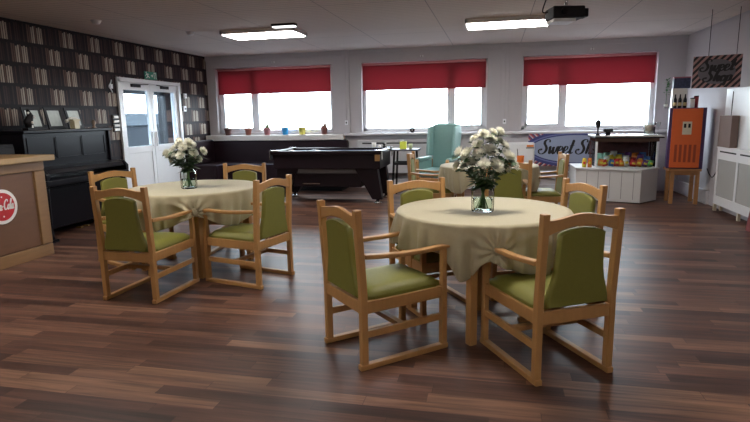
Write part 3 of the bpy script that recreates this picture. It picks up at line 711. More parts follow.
# ------------------------------------------------------------------ teal high-back armchair
t = empty('wing_armchair', (-.88, 8.98, 0), R(-18)); t.scale = (.92, 1, 1); tag(t, 'teal high-back wing armchair with oak arms before the middle window', 'armchair')
mb = MB()
mb.prism([(-.26, .46), (-.24, .80), (-.275, 1.10), (-.25, 1.23), (-.16, 1.255), (.16, 1.255), (.25, 1.23), (.275, 1.10), (.24, .80), (.26, .46)], .16, .30)
mb.build('backrest', TEAL, t, bevel=.03, seg=4)
for s in (-1, 1):
    MB().prism([(.16, .72), (-.06, .74), (-.02, 1.0), (.03, 1.2), (.16, 1.22)], s*.245-.03, s*.245+.03, 'x').build('wing', TEAL, t, bevel=.02, seg=3)
    MB().box(s*.29-.045, s*.29+.045, -.33, .16, .66, .715).build('arm_pad', TEAL, t, bevel=.02)
    MB().prism([(-.37, .0), (-.32, .0), (-.33, .50), (-.31, .66), (.16, .66), (.16, .62), (-.27, .62), (-.29, .5), (-.29, .4), (-.33, .35), (-.37, .35)][:2]+[(-.32, .64), (-.35, .70), (-.39, .66)], s*.29-.028, s*.29+.028, 'x').build('leg', OAK, t, bevel=.006)
    MB().box(s*.29-.02, s*.29+.02, .22, .26, 0, .66).build('leg', OAK, t, bevel=.005)
    MB().box(s*.29-.02, s*.29+.02, -.32, .22, .34, .40).build('side_rail', OAK, t, bevel=.004)
    MB().box(s*.285-.012, s*.285+.012, -.30, .20, .405, .655).build('side_panel', TEAL, t, bevel=.008)
MB().box(-.26, .26, -.34, .16, .40, .53).build('seat', TEAL, t, bevel=.035, seg=4)
MB().box(-.262, .262, -.34, -.31, .33, .39).build('seat_rail', OAK, t, bevel=.004)

# ------------------------------------------------------------------ banquette in the corner
t = empty('corner_bench', (XL, D, 0)); tag(t, 'dark plum upholstered corner bench under the left window', 'bench')
MB().box(.62, 3.0, -.62, -.16, .12, .52).box(.021, .62, -.98, -.16, .12, .52).build('seat', DARKV, t, bevel=.03, seg=3)
MB().box(.025, 3.0, -.15, -.025, .12, .94).build('backrest', DARKV, t, bevel=.02, seg=3)
MB().box(.025, .15, -.98, -.152, .525, .98).build('backrest', DARKV, t, bevel=.02, seg=3)
MB().box(.05, 2.98, -.56, -.05, 0, .12).build('plinth', BLACKM, t)
MB().tube([(.63, -.625, .515), (3.0, -.625, .515)], .008, 6).build('edge_highlight', mat('blue_grey_highlight', (.14, .15, .22), .35), t)  # bluish highlight on the front seat edge, painted as a coloured tube
MB().tube([(.63, -.98, .515), (.63, -.64, .515)], .008, 6).build('edge_highlight', mat('blue_grey_highlight', (.14, .15, .22), .35), t)  # same painted highlight along the edge of the left seat

# ------------------------------------------------------------------ window sill pots
pots = [(-5.38, (.10, .035, .03), 'stub', 'dark brown plant pot at the left end of the sill by the wallpaper'),
        (-4.93, (.28, .10, .075), 'sprig', 'terracotta plant pot second from the left on the sill'),
        (-4.52, (.33, .12, .13), 'cactus', 'dusky pink pot with a pale cactus on the left window sill'),
        (-4.13, (.03, .28, .62), 'leaf', 'bright blue plant pot on the left window sill'),
        (-3.77, (.62, .55, .10), 'leaf', 'yellow plant pot on the left window sill'),
        (-3.31, (.30, .12, .10), 'cactus2', 'reddish brown pot with a cactus at the right end of the left sill')]
for i, (x, c, k, lab) in enumerate(pots):
    t = empty('plant_pot', (x, D-.09, 1.06)); t.scale = (1.2, 1.2, 1.25); tag(t, lab, 'plant pot', 'plant pots on the left window sill')
    MB().lathe([(.0001, 0), (.042, 0), (.056, .085), (.064, .086), (.066, .115), (.058, .115), (.054, .09), (.0001, .088)], 20).build('pot', mat('pot_glaze_%s' % ['brown', 'terracotta', 'pink', 'blue', 'yellow', 'russet'][i], c, .5), t)
    if k == 'stub': MB().sphere((0, 0, .1), .03, 10, 6).build('soil_mound', mat('soil', (.04, .025, .015), .9), t)
    if k == 'cactus': MB().sphere((.01, 0, .125), .032, 12, 8, (1, 1, 1.5)).sphere((-.025, 0, .115), .018, 10, 6).build('cactus', CACT, t)
    if k == 'cactus2': MB().sphere((.015, 0, .13), .03, 12, 8, (1, 1, 1.5)).sphere((-.03, 0, .12), .02, 10, 6).build('cactus', mat('russet_cactus', (.25, .14, .1), .8), t)
    if k in ('sprig', 'leaf'):
        lm = MB(); rr = random.Random(i)
        for q in range(9 if k == 'leaf' else 5):
            a = rr.uniform(0, 6.28); d = Vector((math.cos(a), math.sin(a), rr.uniform(1, 2.5))).normalized(); sd = d.cross(Vector((0, 0, 1))).normalized(); L = rr.uniform(.035, .06); p = Vector((0, 0, .085))
            lm.add([p, p+d*L*.5+sd*.01, p+d*L*.5-sd*.01, p+d*L, p+d*L*.5+Vector((0, 0, .004))], [(0, 1, 4), (0, 4, 2), (1, 3, 4), (4, 3, 2)])
        lm.build('leaves', CACT, t)
# small round black clock on the middle sill
t = empty('round_clock', (-1.56, D-.06, 1.075)); tag(t, 'small round black clock standing on the sill under the middle window', 'clock')
MB().prism([(.045*math.cos(k*PI/12), .05+.045*math.sin(k*PI/12)) for k in range(24)], -.012, .012, smooth=True).build('case', BLACKM, t)
MB().prism([(.012*math.cos(k*PI/8), .05+.012*math.sin(k*PI/8)) for k in range(16)], -.015, -.0125, smooth=True).build('face', SIGNW, t)
MB().box(-.025, .025, -.015, .02, 0, .008).build('foot', BLACKM, t)

# ------------------------------------------------------------------ heaters on the window wall
t = empty('convector_heater', (-1.85, D-.02, 0)); tag(t, 'long white wall heater with dark top slots under the middle window', 'heater')
MB().box(-.78, .78, -.12, 0, .3, .94).build('casing', mat('heater_grey_white', (.55, .54, .56), .5), t, bevel=.012)
for a, b in ((-.20, .10), (.15, .62), (-.68, -.25)): MB().box(a, b, -.1215, -.1185, .868, .892).build('slot', BLACKM, t)
t = empty('storage_heater', (.27, D-.13, 0)); tag(t, 'white rounded storage heater on the wall left of the striped sign', 'heater')
MB().box(-.42, .42, -.1, .1, .14, .88).build('casing', UPVC, t, bevel=.03, seg=4)
MB().box(.28, .4, -.1035, -.1, .80, .835).build('orange_label', mat('label_orange', (.8, .25, .05), .5), t)
MB().box(.27, .41, -.1035, -.1, .775, .79).build('dark_slot', BLACKM, t)
MB().box(-.4, -.36, -.09, .09, 0, .14).box(.36, .4, -.09, .09, 0, .14).build('foot', WHITE, t)
t = empty('pipe_run', (.95, D-.03, 0)); tag(t, 'pair of white heating pipes along the wall below the striped sign', 'pipe')
for z in (.22, .33): MB().tube([(-.26, 0, z), (.45, 0, z)], .018, 8).build('pipe', UPVC, t)
MB().box(-.2, -.17, -.01, .03, .19, .36).box(.3, .33, -.01, .03, .19, .36).build('clip', WHITE, t)

# ------------------------------------------------------------------ striped sweet signs
def stripe_mat(name, a, b, per, ang):
    m = bpy.data.materials.new(name); n, l, p = nodes(m)
    tc = n.new('ShaderNodeTexCoord'); sp = n.new('ShaderNodeSeparateXYZ'); l.new(tc.outputs['Object'], sp.inputs[0])
    v = mth(n, l, 'ADD', mth(n, l, 'MULTIPLY', sp.outputs[0], math.cos(ang)/per), mth(n, l, 'MULTIPLY', sp.outputs[2], math.sin(ang)/per))
    s = mth(n, l, 'LESS_THAN', mth(n, l, 'FRACT', mth(n, l, 'ADD', v, 50.0)), .5)
    l.new(mixc(n, l, s, a, b), p.inputs['Base Color']); p.inputs['Roughness'].default_value = .5
    return m
def sign_oval_mat():
    # striped border, navy rings and a pale blue oval, all printed on one board
    m = bpy.data.materials.new('striped_oval_print'); n, l, p = nodes(m)
    tc = n.new('ShaderNodeTexCoord'); sp = n.new('ShaderNodeSeparateXYZ'); l.new(tc.outputs['Object'], sp.inputs[0])
    X, Z = sp.outputs[0], sp.outputs[2]
    az = mth(n, l, 'ABSOLUTE', Z)
    v = mth(n, l, 'ADD', mth(n, l, 'DIVIDE', X, .10), mth(n, l, 'DIVIDE', Z, .10))
    v2 = mth(n, l, 'ADD', mth(n, l, 'DIVIDE', X, .10), mth(n, l, 'DIVIDE', az, .10))
    fr = mth(n, l, 'FRACT', mth(n, l, 'ADD', v2, 50.0))
    c = mixc(n, l, mth(n, l, 'LESS_THAN', fr, .66), (.08, .06, .16), (.42, .06, .07))
    c = mixc(n, l, mth(n, l, 'LESS_THAN', fr, .33), c, (.62, .52, .54))
    def oval(rx, rz):
        return mth(n, l, 'LESS_THAN', mth(n, l, 'ADD', mth(n, l, 'POWER', mth(n, l, 'ABSOLUTE', mth(n, l, 'DIVIDE', X, rx)), 2.0), mth(n, l, 'POWER', mth(n, l, 'ABSOLUTE', mth(n, l, 'DIVIDE', Z, rz)), 2.0)), 1.0)
    for rx, rz, cc in ((.92, .335, (.05, .06, .22)), (.86, .285, (.16, .19, .42)), (.83, .265, (.04, .05, .2)), (.80, .245, (.34, .41, .58))):
        c = mixc(n, l, oval(rx, rz), c, cc)
    l.new(c, p.inputs['Base Color']); p.inputs['Roughness'].default_value = .5
    return m
t = empty('shop_sign', (1.43, D-.12, .755)); tag(t, 'long sign with red stripes and a blue oval reading Sweet Shop on the window wall', 'sign', 'sweet shop signs')
t.rotation_euler = (0, R(.5), 0)
bd = MB().box(-.85, .85, 0, .02, -.315, .315).build('board', sign_oval_mat(), t, bevel=.003)
script_obj('Sweet Shop', .25, 1.08, .012, .055, bd, INK, Matrix.Translation((-.12, -.0005, -.09)))
# second sign hanging on cords by the right wall
t = empty('shop_sign', (2.73, 7.86, 1.88), R(-20)); tag(t, 'dark striped rectangular sign reading Sweet Shop hung high by the right wall', 'sign', 'sweet shop signs')
sm = stripe_mat('black_pink_stripes', (.010, .008, .012), (.36, .2, .19), .056, R(-42))
bd = MB().box(-.265, .265, 0, .02, -.20, .20).build('board', sm, t, bevel=.002)
MB().prism([(.205*math.cos(k*PI/16), .155*math.sin(k*PI/16)) for k in range(32)], -.0015, 0, smooth=False).build('centre_panel', mat('charcoal_print', (.13, .12, .14), .5), bd)
script_obj('Sweet', .14, .36, .010, .034, bd, INK, Matrix.Translation((0, -.002, .01)))
script_obj('Shop', .14, .30, .010, .034, bd, INK, Matrix.Translation((.01, -.002, -.12)), 'lettering')
for s in (-.1, .2): MB().tube([(s, .01, .20), (s, .01, H-1.862)], .004, 5).build('cord', BLACKM, t)

# ------------------------------------------------------------------ sweet counter
A = Vector((1.27, 9.16)); B = Vector((2.17, 8.84)); C_ = Vector((2.50, 9.22))
t = empty('sweet_counter', (A.x, A.y, 0)); tag(t, 'white panelled sweet counter with glass display and dark top, by the right window', 'counter')
def P2(p): return (p.x-A.x, p.y-A.y)
A2 = A+Vector((.0, .8)); C2 = Vector((2.5, 9.96))
TG = mat('white_tongue_board', (.60, .60, .60), .5, var=.03)
MB().prism([P2(A), P2(B), P2(C_), P2(C2), P2(A2)], .012, .50, 'z').build('base', TG, t, bevel=.004)
MB().prism([P2(A+Vector((.02, .03))), P2(B+Vector((0, .03))), P2(C_+Vector((-.03, 0))), P2(C2), P2(A2)], 0, .012, 'z').build('plinth', BLACKM, t)
d = (B-A); L = d.length; d.normalize(); nrm = Vector((d.y, -d.x))
ang = math.atan2(d.y, d.x)
g = MB()
for k in range(1, 6):
    c = A+d*(L*k/5.6); T = Matrix.Translation((c.x-A.x, c.y-A.y, 0)) @ Matrix.Rotation(ang, 4, 'Z'); g.box(-.004, .004, -.0025, .001, .06, .475, T=T)
g.build('board_joint', mat('joint_shadow_grey', (.22, .22, .23), .7), t)
o_ = .02
MB().prism([P2(A+Vector((-.01, -.02))), P2(B+Vector((0, -.025))), P2(C_+Vector((.02, -.01))), P2(C2+Vector((.02, 0))), P2(A2+Vector((-.01, 0)))], .50, .525, 'z').build('counter_ledge', TG, t, bevel=.004)
# display case
CL, CR, CD = Vector((1.575, 9.30)), Vector((2.49, 9.22)), Vector((0, .58))
top = [P2(CL+Vector((-.03, -.07))), P2(CR+Vector((.05, -.07))), P2(CR+CD+Vector((.05, .05))), P2(CL+CD+Vector((-.03, .05)))]
MB().prism(top, 1.005, 1.03, 'z').build('top_board', mat('pale_worktop', (.62, .60, .58), .25), t, bevel=.004)
MB().prism(top, .985, 1.004, 'z').build('top_edge', BLACKM, t)
MB().prism([P2(CL), P2(CR), P2(CR+Vector((0, .04))), P2(CL+Vector((0, .04)))], .93, .985, 'z').build('front_rail', mat('walnut', (.12, .06, .035), .5), t)
for nm, p in (('post', CL), ('post', CR+Vector((-.03, 0)))):
    q = P2(p); MB().box(q[0], q[0]+.03, q[1], q[1]+.03, .525, .93).build(nm, UPVC, t)
MB().prism([P2(CL+CD), P2(CR+CD), P2(CR+CD+Vector((0, .02))), P2(CL+CD+Vector((0, .02)))], .525, .985, 'z').build('back_panel', mat('maroon_back', (.09, .03, .03), .6, var=.6, scale=14), t)
for p in (CL+Vector((0, .04)), CR+Vector((-.02, .04))):
    q = P2(p); MB().box(q[0], q[0]+.02, q[1], q[1]+CD.y-.06, .53, .93).build('side_panel', GLASS, t)
q0, q1 = P2(CL+Vector((.035, .018))), P2(CR+Vector((-.035, .018)))
MB().prism([q0, q1, (q1[0], q1[1]+.004), (q0[0], q0[1]+.004)], .53, .93, 'z').build('glass_front', GLASS, t)
# sweets piled inside and along the ledge
rnd = random.Random(12)
COL = {'red': (.55, .03, .03), 'orange': (.75, .20, .03), 'yellow': (.75, .55, .05), 'blue': (.04, .14, .42), 'white': (.7, .68, .66), 'purple': (.14, .04, .2), 'mint': (.28, .55, .48), 'pink': (.65, .2, .3), 'green': (.1, .35, .12)}
def packet(cx, cy, cz, w_, d_, h_, c, lab, grp, cat='sweet packet', name='sweet_packet', tilt=0):
    o = empty(name, (cx, cy, cz), rnd.uniform(-.3, .3))
    mb = MB(); n = 6; vs = []
    for i in range(n+1):
        for j in range(5):
            u, v_ = -1+2*i/n, -1+2*j/4; th = (1-u*u)*(1-v_*v_); pinch = 1-.12*abs(v_)
            vs.append((u*w_/2*pinch, -d_/2*th, h_/2*(1+v_)))
    for i in range(n+1):
        for j in range(5):
            u, v_ = -1+2*i/n, -1+2*j/4; th = (1-u*u)*(1-v_*v_); pinch = 1-.12*abs(v_)
            vs.append((u*w_/2*pinch, d_/2*th, h_/2*(1+v_)))
    m5 = (n+1)*5
    fs = [(i*5+j, (i+1)*5+j, (i+1)*5+j+1, i*5+j+1) for i in range(n) for j in range(4)]
    mb.add(vs, fs+[tuple(m5+k for k in f) for f in fs], True)
    mb.build('wrapper', mat('wrapper_'+c, COL[c], .35, var=.5, scale=25), o)
    MB().box(-w_*.25, w_*.25, -d_*.52-.002, -d_*.52+.001, h_*.35, h_*.62).build('printed_band', mat('wrapper_'+('yellow' if c != 'yellow' else 'red'), COL['yellow' if c != 'yellow' else 'red'], .35, var=.5, scale=25), o)
    o.rotation_euler.y = tilt
    tag(o, lab, cat, grp)
    return o
def nb(seq, i):
    if i == 0: return 'at the left end, next to %s' % seq[1]
    if i == len(seq)-1: return 'at the right end, next to %s' % seq[-2]
    return 'between %s and %s' % (seq[i-1], seq[i+1])
seq = ['orange', 'red', 'blue', 'red', 'orange', 'white', 'red', 'orange', 'purple', 'green']
for i, c in enumerate(seq):
    u = (i+.5)/len(seq); p = CL.lerp(CR, .06+.88*u)+Vector((0, .085+.01*(i % 2)))
    packet(p.x, p.y, .530, 0.095, .055, rnd.uniform(.10, .14), c, tilt=rnd.uniform(-.35, .35), lab= '%s sweet packet, front row behind the glass, %s' % (c, nb(seq, i)), grp='front row of sweet packets')
seq = ['mint', 'white', 'yellow', 'yellow', 'white', 'red', 'purple', 'blue']
for i, c in enumerate(seq):
    u = (i+.5)/len(seq); p = CL.lerp(CR, .07+.86*u)+Vector((0, .24))
    packet(p.x, p.y, .533, .105, .06, rnd.uniform(.13, .19), c, tilt=rnd.uniform(-.3, .3), lab= '%s sweet packet, second row in the display, %s' % (c, nb(seq, i)), grp='second row of sweet packets')
seq = ['mint', 'mint', 'white', 'blue', 'purple', 'orange', 'blue']
for i, c in enumerate(seq):
    u = (i+.5)/len(seq); p = CL.lerp(CR, .08+.84*u)+Vector((0, .40))
    packet(p.x, p.y, .526, .12, .06, rnd.uniform(.19, .24), c, '%s sweet packet, back row of the display, %s' % (c, nb(seq, i)), 'back row of sweet packets')
for x, c in ((1.40, 'yellow'), (1.48, 'orange')):
    packet(x, 9.20, .526, .07, .04, .15, c, '%s sweet packet on the counter ledge left of the display' % c, 'packets on the counter ledge')
# on the counter top
t = empty('scoop_stand', (1.60, 9.33, 1.03)); tag(t, 'black round-headed stand at the left end of the sweet counter top', 'stand')
MB().lathe([(.0001, 0), (.045, 0), (.045, .012), (.014, .02), (.012, .10), (.022, .13), (.042, .17), (.045, .205), (.03, .24), (.0001, .25)], 20).build('body', BLACKM, t)
t = empty('card_reader', (1.76, 9.38, 1.03)); tag(t, 'small black till printer beside the round-headed stand', 'card reader')
MB().box(-.07, .07, -.04, .04, .05, .10).build('head', BLACKM, t, bevel=.006); MB().box(-.035, .035, -.03, .03, 0, .05).build('stand', BLACKG, t)
t = empty('wide_glass_vase', (2.36, 9.32, 1.03)); tag(t, 'glass bowl of pale sand with white ornament on the right end of the sweet counter', 'vase')
MB().lathe([(.0001, 0), (.07, 0), (.075, .01), (.085, .19), (.082, .19), (.072, .012), (.0001, .01)], 24).build('bowl', GLASS, t)
MB().lathe([(.0001, .06), (.074, .06), (.08, .15), (.0001, .155)], 24).build('sand_fill', mat('pale_sand', (.55, .47, .38), .9), t)
o = MB()
for k in range(9):
    a = k*.7; o.sphere((.05*math.cos(a), .05*math.sin(a), .028+.012*(k % 3)), .018, 8, 6)
o.build('white_pebbles', SIGNW, t)
for i, x in enumerate((2.47,)):
    o = MB().lathe([(.0001, 0), (.03, 0), (.032, .006), (.005, .012), (.005, .10), (.03, .15), (.032, .2), (.0295, .2), (.027, .15), (.0001, .11)], 16).build('wine_glass', GLASS); o.location = (x+.01, 9.3, 1.03); tag(o, 'clear stemmed glass at the very right end of the sweet counter', 'glass')

# ------------------------------------------------------------------ orange cabinet on wooden stool
t = empty('wooden_stand', (2.79, 8.90, 0), R(-4)); tag(t, 'oak stool-like stand carrying the orange cabinet', 'stand')
for sx in (-1, 1):
    for sy in (0, 1): MB().box(sx*.17-.026, sx*.17+.026, .02+sy*.3-.025, .02+sy*.3+.025, 0, .50).build('leg', OAKD, t, bevel=.004)
MB().box(-.23, .21, -.03, .37, .50, .535).build('top', OAKD, t, bevel=.005)
for q in (.005, .31): MB().box(-.15, .15, q, q+.025, .44, .50).build('rail', OAKD, t)
t = empty('orange_cabinet', (2.765, 8.90, .536), R(-13)); tag(t, 'orange fronted cabinet with purple sides on a wooden stand by the right wall', 'cabinet')
MB().box(-.24, .24, .02, .34, 0, .90).build('body', PURPLE, t, bevel=.006)
fp = MB().box(-.20, .19, -.005, .019, .015, .89).build('front_panel', ORANGE, t, bevel=.004)
MB().box(-.06, .06, -.012, -.006, .51, .70).build('instruction_plate', mat('cream_plate', (.6, .55, .42), .5), fp)
for s in (-1, 1): MB().box(s*.028-.015, s*.028+.015, -.016, -.0125, .61, .67).build('button', BLACKM, fp)
for k in range(5): MB().box(-.145+k*.062, -.145+k*.062+.035, -.0075, -.004, .10, .36).build('vent_slot', mat('dark_orange_recess', (.28, .045, .012), .6), fp)
# things on top
ZC = .536+.90
t = empty('white_carton', (2.69, 9.12, ZC+.001)); tag(t, 'white upright card box with dark bottle shapes on the orange cabinet', 'box')
MB().box(-.10, .10, -.02, .06, 0, .29).build('box_body', SIGNW, t, bevel=.004)
for i, x in enumerate((2.61, 2.675, 2.745)):
    t = empty('bottle', (x, 9.02, ZC+.001)); tag(t, '%s of three slim dark bottles on the orange cabinet' % ('leftmost', 'middle', 'rightmost')[i], 'bottle', 'dark bottles on the orange cabinet')
    MB().lathe([(.0001, 0), (.022, 0), (.024, .01), (.024, .12), (.010, .16), (.009, .2), (.0001, .2)], 14).build('glass_body', BLACKG, t)
    MB().lathe([(.0245, .03), (.0245, .08), (.0001, .08)], 14).build('label', mat('bottle_label', (.62, .5, .25), .6), t)
for i, (x, y, h, c, lab) in enumerate(((2.84, 9.0, .13, SIGNW, 'white tin with a dark lid on the right of the orange cabinet'), (2.91, 9.07, .16, mat('red_tin', (.4, .04, .05), .4), 'small red tin at the right edge of the orange cabinet'))):
    t = empty('tin', (x, y, ZC+.001)); tag(t, lab, 'tin')
    MB().lathe([(.0001, 0), (.032, 0), (.032, h), (.0001, h)], 18).build('can', c, t); MB().lathe([(.033, h), (.033, h+.014), (.0001, h+.015)], 18).build('lid', BLACKM, t)
t = empty('sweet_box', (2.70, 9.14, ZC+.291)); tag(t, 'blue and pink patterned box on top of the white carton', 'box')
MB().box(-.10, .13, -.03, .04, 0, .15).build('box_body', mat('mottled_blue_box', (.05, .06, .12), .5, var=.9, scale=30), t, bevel=.003)
MB().box(-.102, .132, -.032, .042, .15, .17).build('lid', mat('pink_lid', (.35, .12, .16), .5), t)
t = empty('artificial_plant', (2.53, 9.18, ZC+.001)); tag(t, 'small green leafy plant at the left back of the orange cabinet', 'plant')
MB().lathe([(.0001, 0), (.025, 0), (.03, .06), (.0001, .06)], 14).build('pot', SIGNW, t)
lm = MB(); rr = random.Random(5)
lm.tube([(0, 0, .05), (0, 0, .36)], .004, 5)
for k in range(34):
    p = Vector((0, 0, rr.uniform(.2, .42))); a = rr.uniform(0, 6.28); d = Vector((math.cos(a), math.sin(a), rr.uniform(-.3, .8))).normalized(); sd = d.cross(Vector((0, 0, 1))).normalized(); L = rr.uniform(.05, .09)
    lm.add([p, p+d*L*.5+sd*.016, p+d*L*.5-sd*.016, p+d*L, p+d*L*.5+Vector((0, 0, .006))], [(0, 1, 4), (0, 4, 2), (1, 3, 4), (4, 3, 2)])
lm.build('foliage', mat('bright_leaf', (.03, .16, .04), .5), t)
# power cable and plug
t = empty('power_cable', (XR, 8.38, 0)); tag(t, 'black power cable and plug running down beside the white radiator cover', 'cable')
MB().tube(smoothpts([(-.03, .12, 1.12), (-.04, .13, .95), (-.05, .16, .6), (-.08, .22, .45), (-.1, .30, .48), (-.12, .35, .56)]), .006, 6).build('cable', BLACKM, t)
MB().box(-.05, -.015, .09, .15, 1.06, 1.15).build('plug', BLACKM, t, bevel=.006)
MB().box(-.015, 0, .04, .2, 1.04, 1.17).build('socket', UPVC, t, bevel=.003)

# ------------------------------------------------------------------ radiator cover, white board, carton
t = empty('radiator_cover', (XR-.001, 8.40, 0)); tag(t, 'white radiator cover with grey mesh panels along the right wall', 'radiator cover')
x0, x1 = -.12, 0; y0, y1 = -2.6, 0
mb = MB().box(x0, x0+.02, y0, y1, .73, .88).box(x0, x0+.02, y0, y1, .10, .22).box(x0+.02, x1, y1-.02, y1, .10, .88).box(x0+.02, x1, y0, y0+.02, .10, .88)
yy = y1
for k in range(5): mb.box(x0, x0+.02, y1-.06-k*.64, y1-k*.64, .22, .73)
cas = mb.build('casing', WHITE, t)
MB().box(x0-.012, x1, y0-.01, y1+.01, .88, .90).build('top_board', WHITE, t, bevel=.004)
for k in range(4):
    a = y1-.06-k*.64; MB().box(x0+.008, x0+.014, a-.58, a, .22, .73).build('mesh_panel', GRILLE, cas)
    MB().box(x0-.002, x0+.001, a-.55, a-.03, .825, .845).build('top_slot', BLACKM, cas)
for k in range(4): MB().box(x0, x0+.035, y1-.05-k*.78, y1-.01-k*.78, 0, .10).build('leg', CREAM, t)
for k in range(2): MB().box(x1-.04, x1-.01, y1-.05-k*2.34, y1-.01-k*2.34, 0, .10).build('leg', CREAM, t)
o = empty('white_board', (XR-.045, 8.40, .901)); tag(o, 'large plain white panel standing on the radiator cover against the right wall', 'board')
MB().box(0, .04, -2.3, .08, 0, .78).build('panel', UPVC, o, bevel=.004)
MB().box(-.004, 0, -.155, -.14, .40, .74).build('black_strap', BLACKM, o)
t = empty('brown_carton', (XR-.1, 8.30, .901)); tag(t, 'brown card box standing on the radiator cover before the white panel', 'box')
MB().box(-.045, .045, -.34, .06, 0, .42).build('box_body', mat('brown_card', (.20, .14, .12), .8), t, bevel=.004)
MB().box(-.046, .046, -.03, -.01, .42, .4215).build('flap_tape', CREAM, t)
t = empty('red_folder', (XR-.165, 7.0, .10)); tag(t, 'dark red board leaning against the radiator cover at the frame edge', 'board')
t.location.z = 0
MB().prism([(-.09, 0), (-.07, 0), (-.0, .62), (-.02, .62)], -.5, 0, 'y').build('panel', mat('dark_red_card', (.16, .02, .02), .6), t)

# ------------------------------------------------------------------ bar on the left
t = empty('bar_counter', (-4.63, 4.78, 0)); tag(t, 'wooden bar counter with pale top and round red sign at the left edge', 'bar')
MB().box(-.62, -.035, -2.3, -.001, .0, 1.0).build('carcass', BARPLY, t)
MB().box(-.034, -.012, -2.22, -.14, .13, .90).build('front_panel', BARPLY, t)
MB().box(-.034, .004, -2.3, 0, .0, .12).build('bottom_rail', BARPINE, t, bevel=.005)
MB().box(-.034, .004, -.13, 0, .125, .90).build('corner_post', BARPINE, t, bevel=.005)
MB().box(-.034, .004, -2.3, 0, .905, 1.0).build('top_rail', BARPINE, t, bevel=.005)
MB().box(-.65, .06, -2.35, .10, 1.0, 1.06).build('bar_top', BARTOP, t, bevel=.008)
t = empty('round_sign', (-4.641, 4.235, .60), R(90)); tag(t, 'round red sign with white ring and white script on the bar front', 'sign')
def disc(r0, r1, n=40):
    return [(r1*math.cos(2*PI*k/n), r1*math.sin(2*PI*k/n)) for k in range(n)]
MB().prism(disc(0, .168), -.012, 0, smooth=True).build('white_ring', SIGNW, t)
rd = MB().prism(disc(0, .135), -.015, -.0121, smooth=True).build('red_disc', RED, t)
script_obj('Coca-Cola', .095, .245, .008, .02, rd, SIGNW, Matrix.Translation((-.005, -.0152, -.03)))
mb = MB()
for zz in (.095, -.095):
    mb.prism([(.008*math.cos(2*PI*k/12), zz+.008*math.sin(2*PI*k/12)) for k in range(12)], -.0162, -.0151)
mb.build('white_dots', SIGNW, rd)
t = empty('menu_block', (-4.86, 4.40, 1.06)); tag(t, 'small red and white upright block on the bar top at the left edge', 'menu holder')
MB().box(-.04, .04, -.06, .06, 0, .15).build('block', RED, t, bevel=.004)
MB().box(.0405, .042, -.03, .03, .06, .09).build('white_patch', SIGNW, t)
# ------------------------------------------------------------------ piano
t = empty('upright_piano', (XL+.03, 5.90, 0)); tag(t, 'black upright piano against the bookshelf wallpaper', 'piano')
hw = .72
MB().box(0, .52, -hw+.03, hw-.03, .10, 1.27).box(0.0, .55, -hw, -hw+.03, 0, 1.27).box(0, .55, hw-.03, hw, 0, 1.27).build('case', BLACKG, t, bevel=.006)
MB().box(-.0, .585, -hw-.02, hw+.02, 1.271, 1.305).build('top_lid', BLACKG, t, bevel=.006)
for k in range(3):
    a = -hw+.07+k*.43; fm = MB().box(.521, .529, a, a+.42, .96, .97).box(.521, .529, a, a+.42, 1.21, 1.22).box(.521, .529, a, a+.01, .97, 1.21).box(.521, .529, a+.41, a+.42, .97, 1.21)
    fm.build('panel_moulding', BLACKG, t)
MB().box(.521, .80, -hw, hw, .66, .73).build('key_bed', BLACKG, t, bevel=.01)
for s in (-1, 1): MB().prism([(.521, .731), (.80, .731), (.80, .80), (.74, .86), (.521, .86)], min(s*hw, s*(hw-.06)), max(s*hw, s*(hw-.06)), 'y').build('key_cheek', BLACKG, t, bevel=.008)
MB().prism([(.521, .79), (.775, .79), (.775, .805), (.74, .85), (.521, .87)], -hw+.062, hw-.062, 'y').build('fallboard', BLACKG, t, bevel=.008)
for s in (-1, 1): MB().tube([(.73, s*(hw-.05), .03), (.73, s*(hw-.05), .10), (.73, s*(hw-.05), .6), (.73, s*(hw-.05), .66)], [.035, .022, .034, .04], 12).build('front_leg', BLACKG, t)
MB().box(.52, .545, -hw+.05, hw-.05, .12, .6).build('lower_panel', BLACKG, t, bevel=.004)
MB().box(.30, .78, -hw, -hw+.1, 0, .035).box(.3, .78, hw-.1, hw, 0, .035).build('toe_block', BLACKG, t)
for s in (-.06, .06): MB().box(.545, .62, s-.02, s+.02, .05, .065).build('pedal', mat('brass_pedal', (.5, .35, .12), .3, metal=1), t)
# frames on the piano
ZP = 1.305
PAPER = mat('certificate_paper', (.52, .57, .54), .5, var=.25, scale=18)
def frame(y, lab, w_=.30, h=.28, x=-5.45):
    t = empty('certificate_frame', (x, y, ZP+.001), R(90)); t.rotation_euler = (0, 0, R(96)); tag(t, lab, 'picture frame', 'framed certificates on the piano')
    T = Matrix.Rotation(R(-12), 4, 'X'); b = .04
    MB().box(-w_/2, w_/2, 0, .015, 0, b, T=T).box(-w_/2, w_/2, 0, .015, h-b, h, T=T).box(-w_/2, -w_/2+b, 0, .015, b, h-b, T=T).box(w_/2-b, w_/2, 0, .015, b, h-b, T=T).build('frame', BLACKM, t)
    MB().box(-w_/2+b, w_/2-b, .003, .012, b, h-b, T=T).build('certificate', PAPER, t)
    MB().bar((0, .06, .2), (0, .12, 0), .03, .004).build('easel_back', BLACKM, t)
frame(5.60, 'black framed certificate at the left of the three on the piano')
frame(5.93, 'black framed certificate in the middle of the three on the piano')
frame(6.26, 'black framed certificate at the right of the three on the piano')
t = empty('figurine', (-5.33, 5.38, ZP+.001)); tag(t, 'black ornament with white flecks at the left end of the piano top', 'ornament')
MB().box(-.04, .04, -.07, .07, 0, .03).tube([(0, 0, .03), (0, -.02, .1), (0, .02, .17), (0, -.01, .24)], [.045, .05, .035, .015], 10).build('body', BLACKM, t)
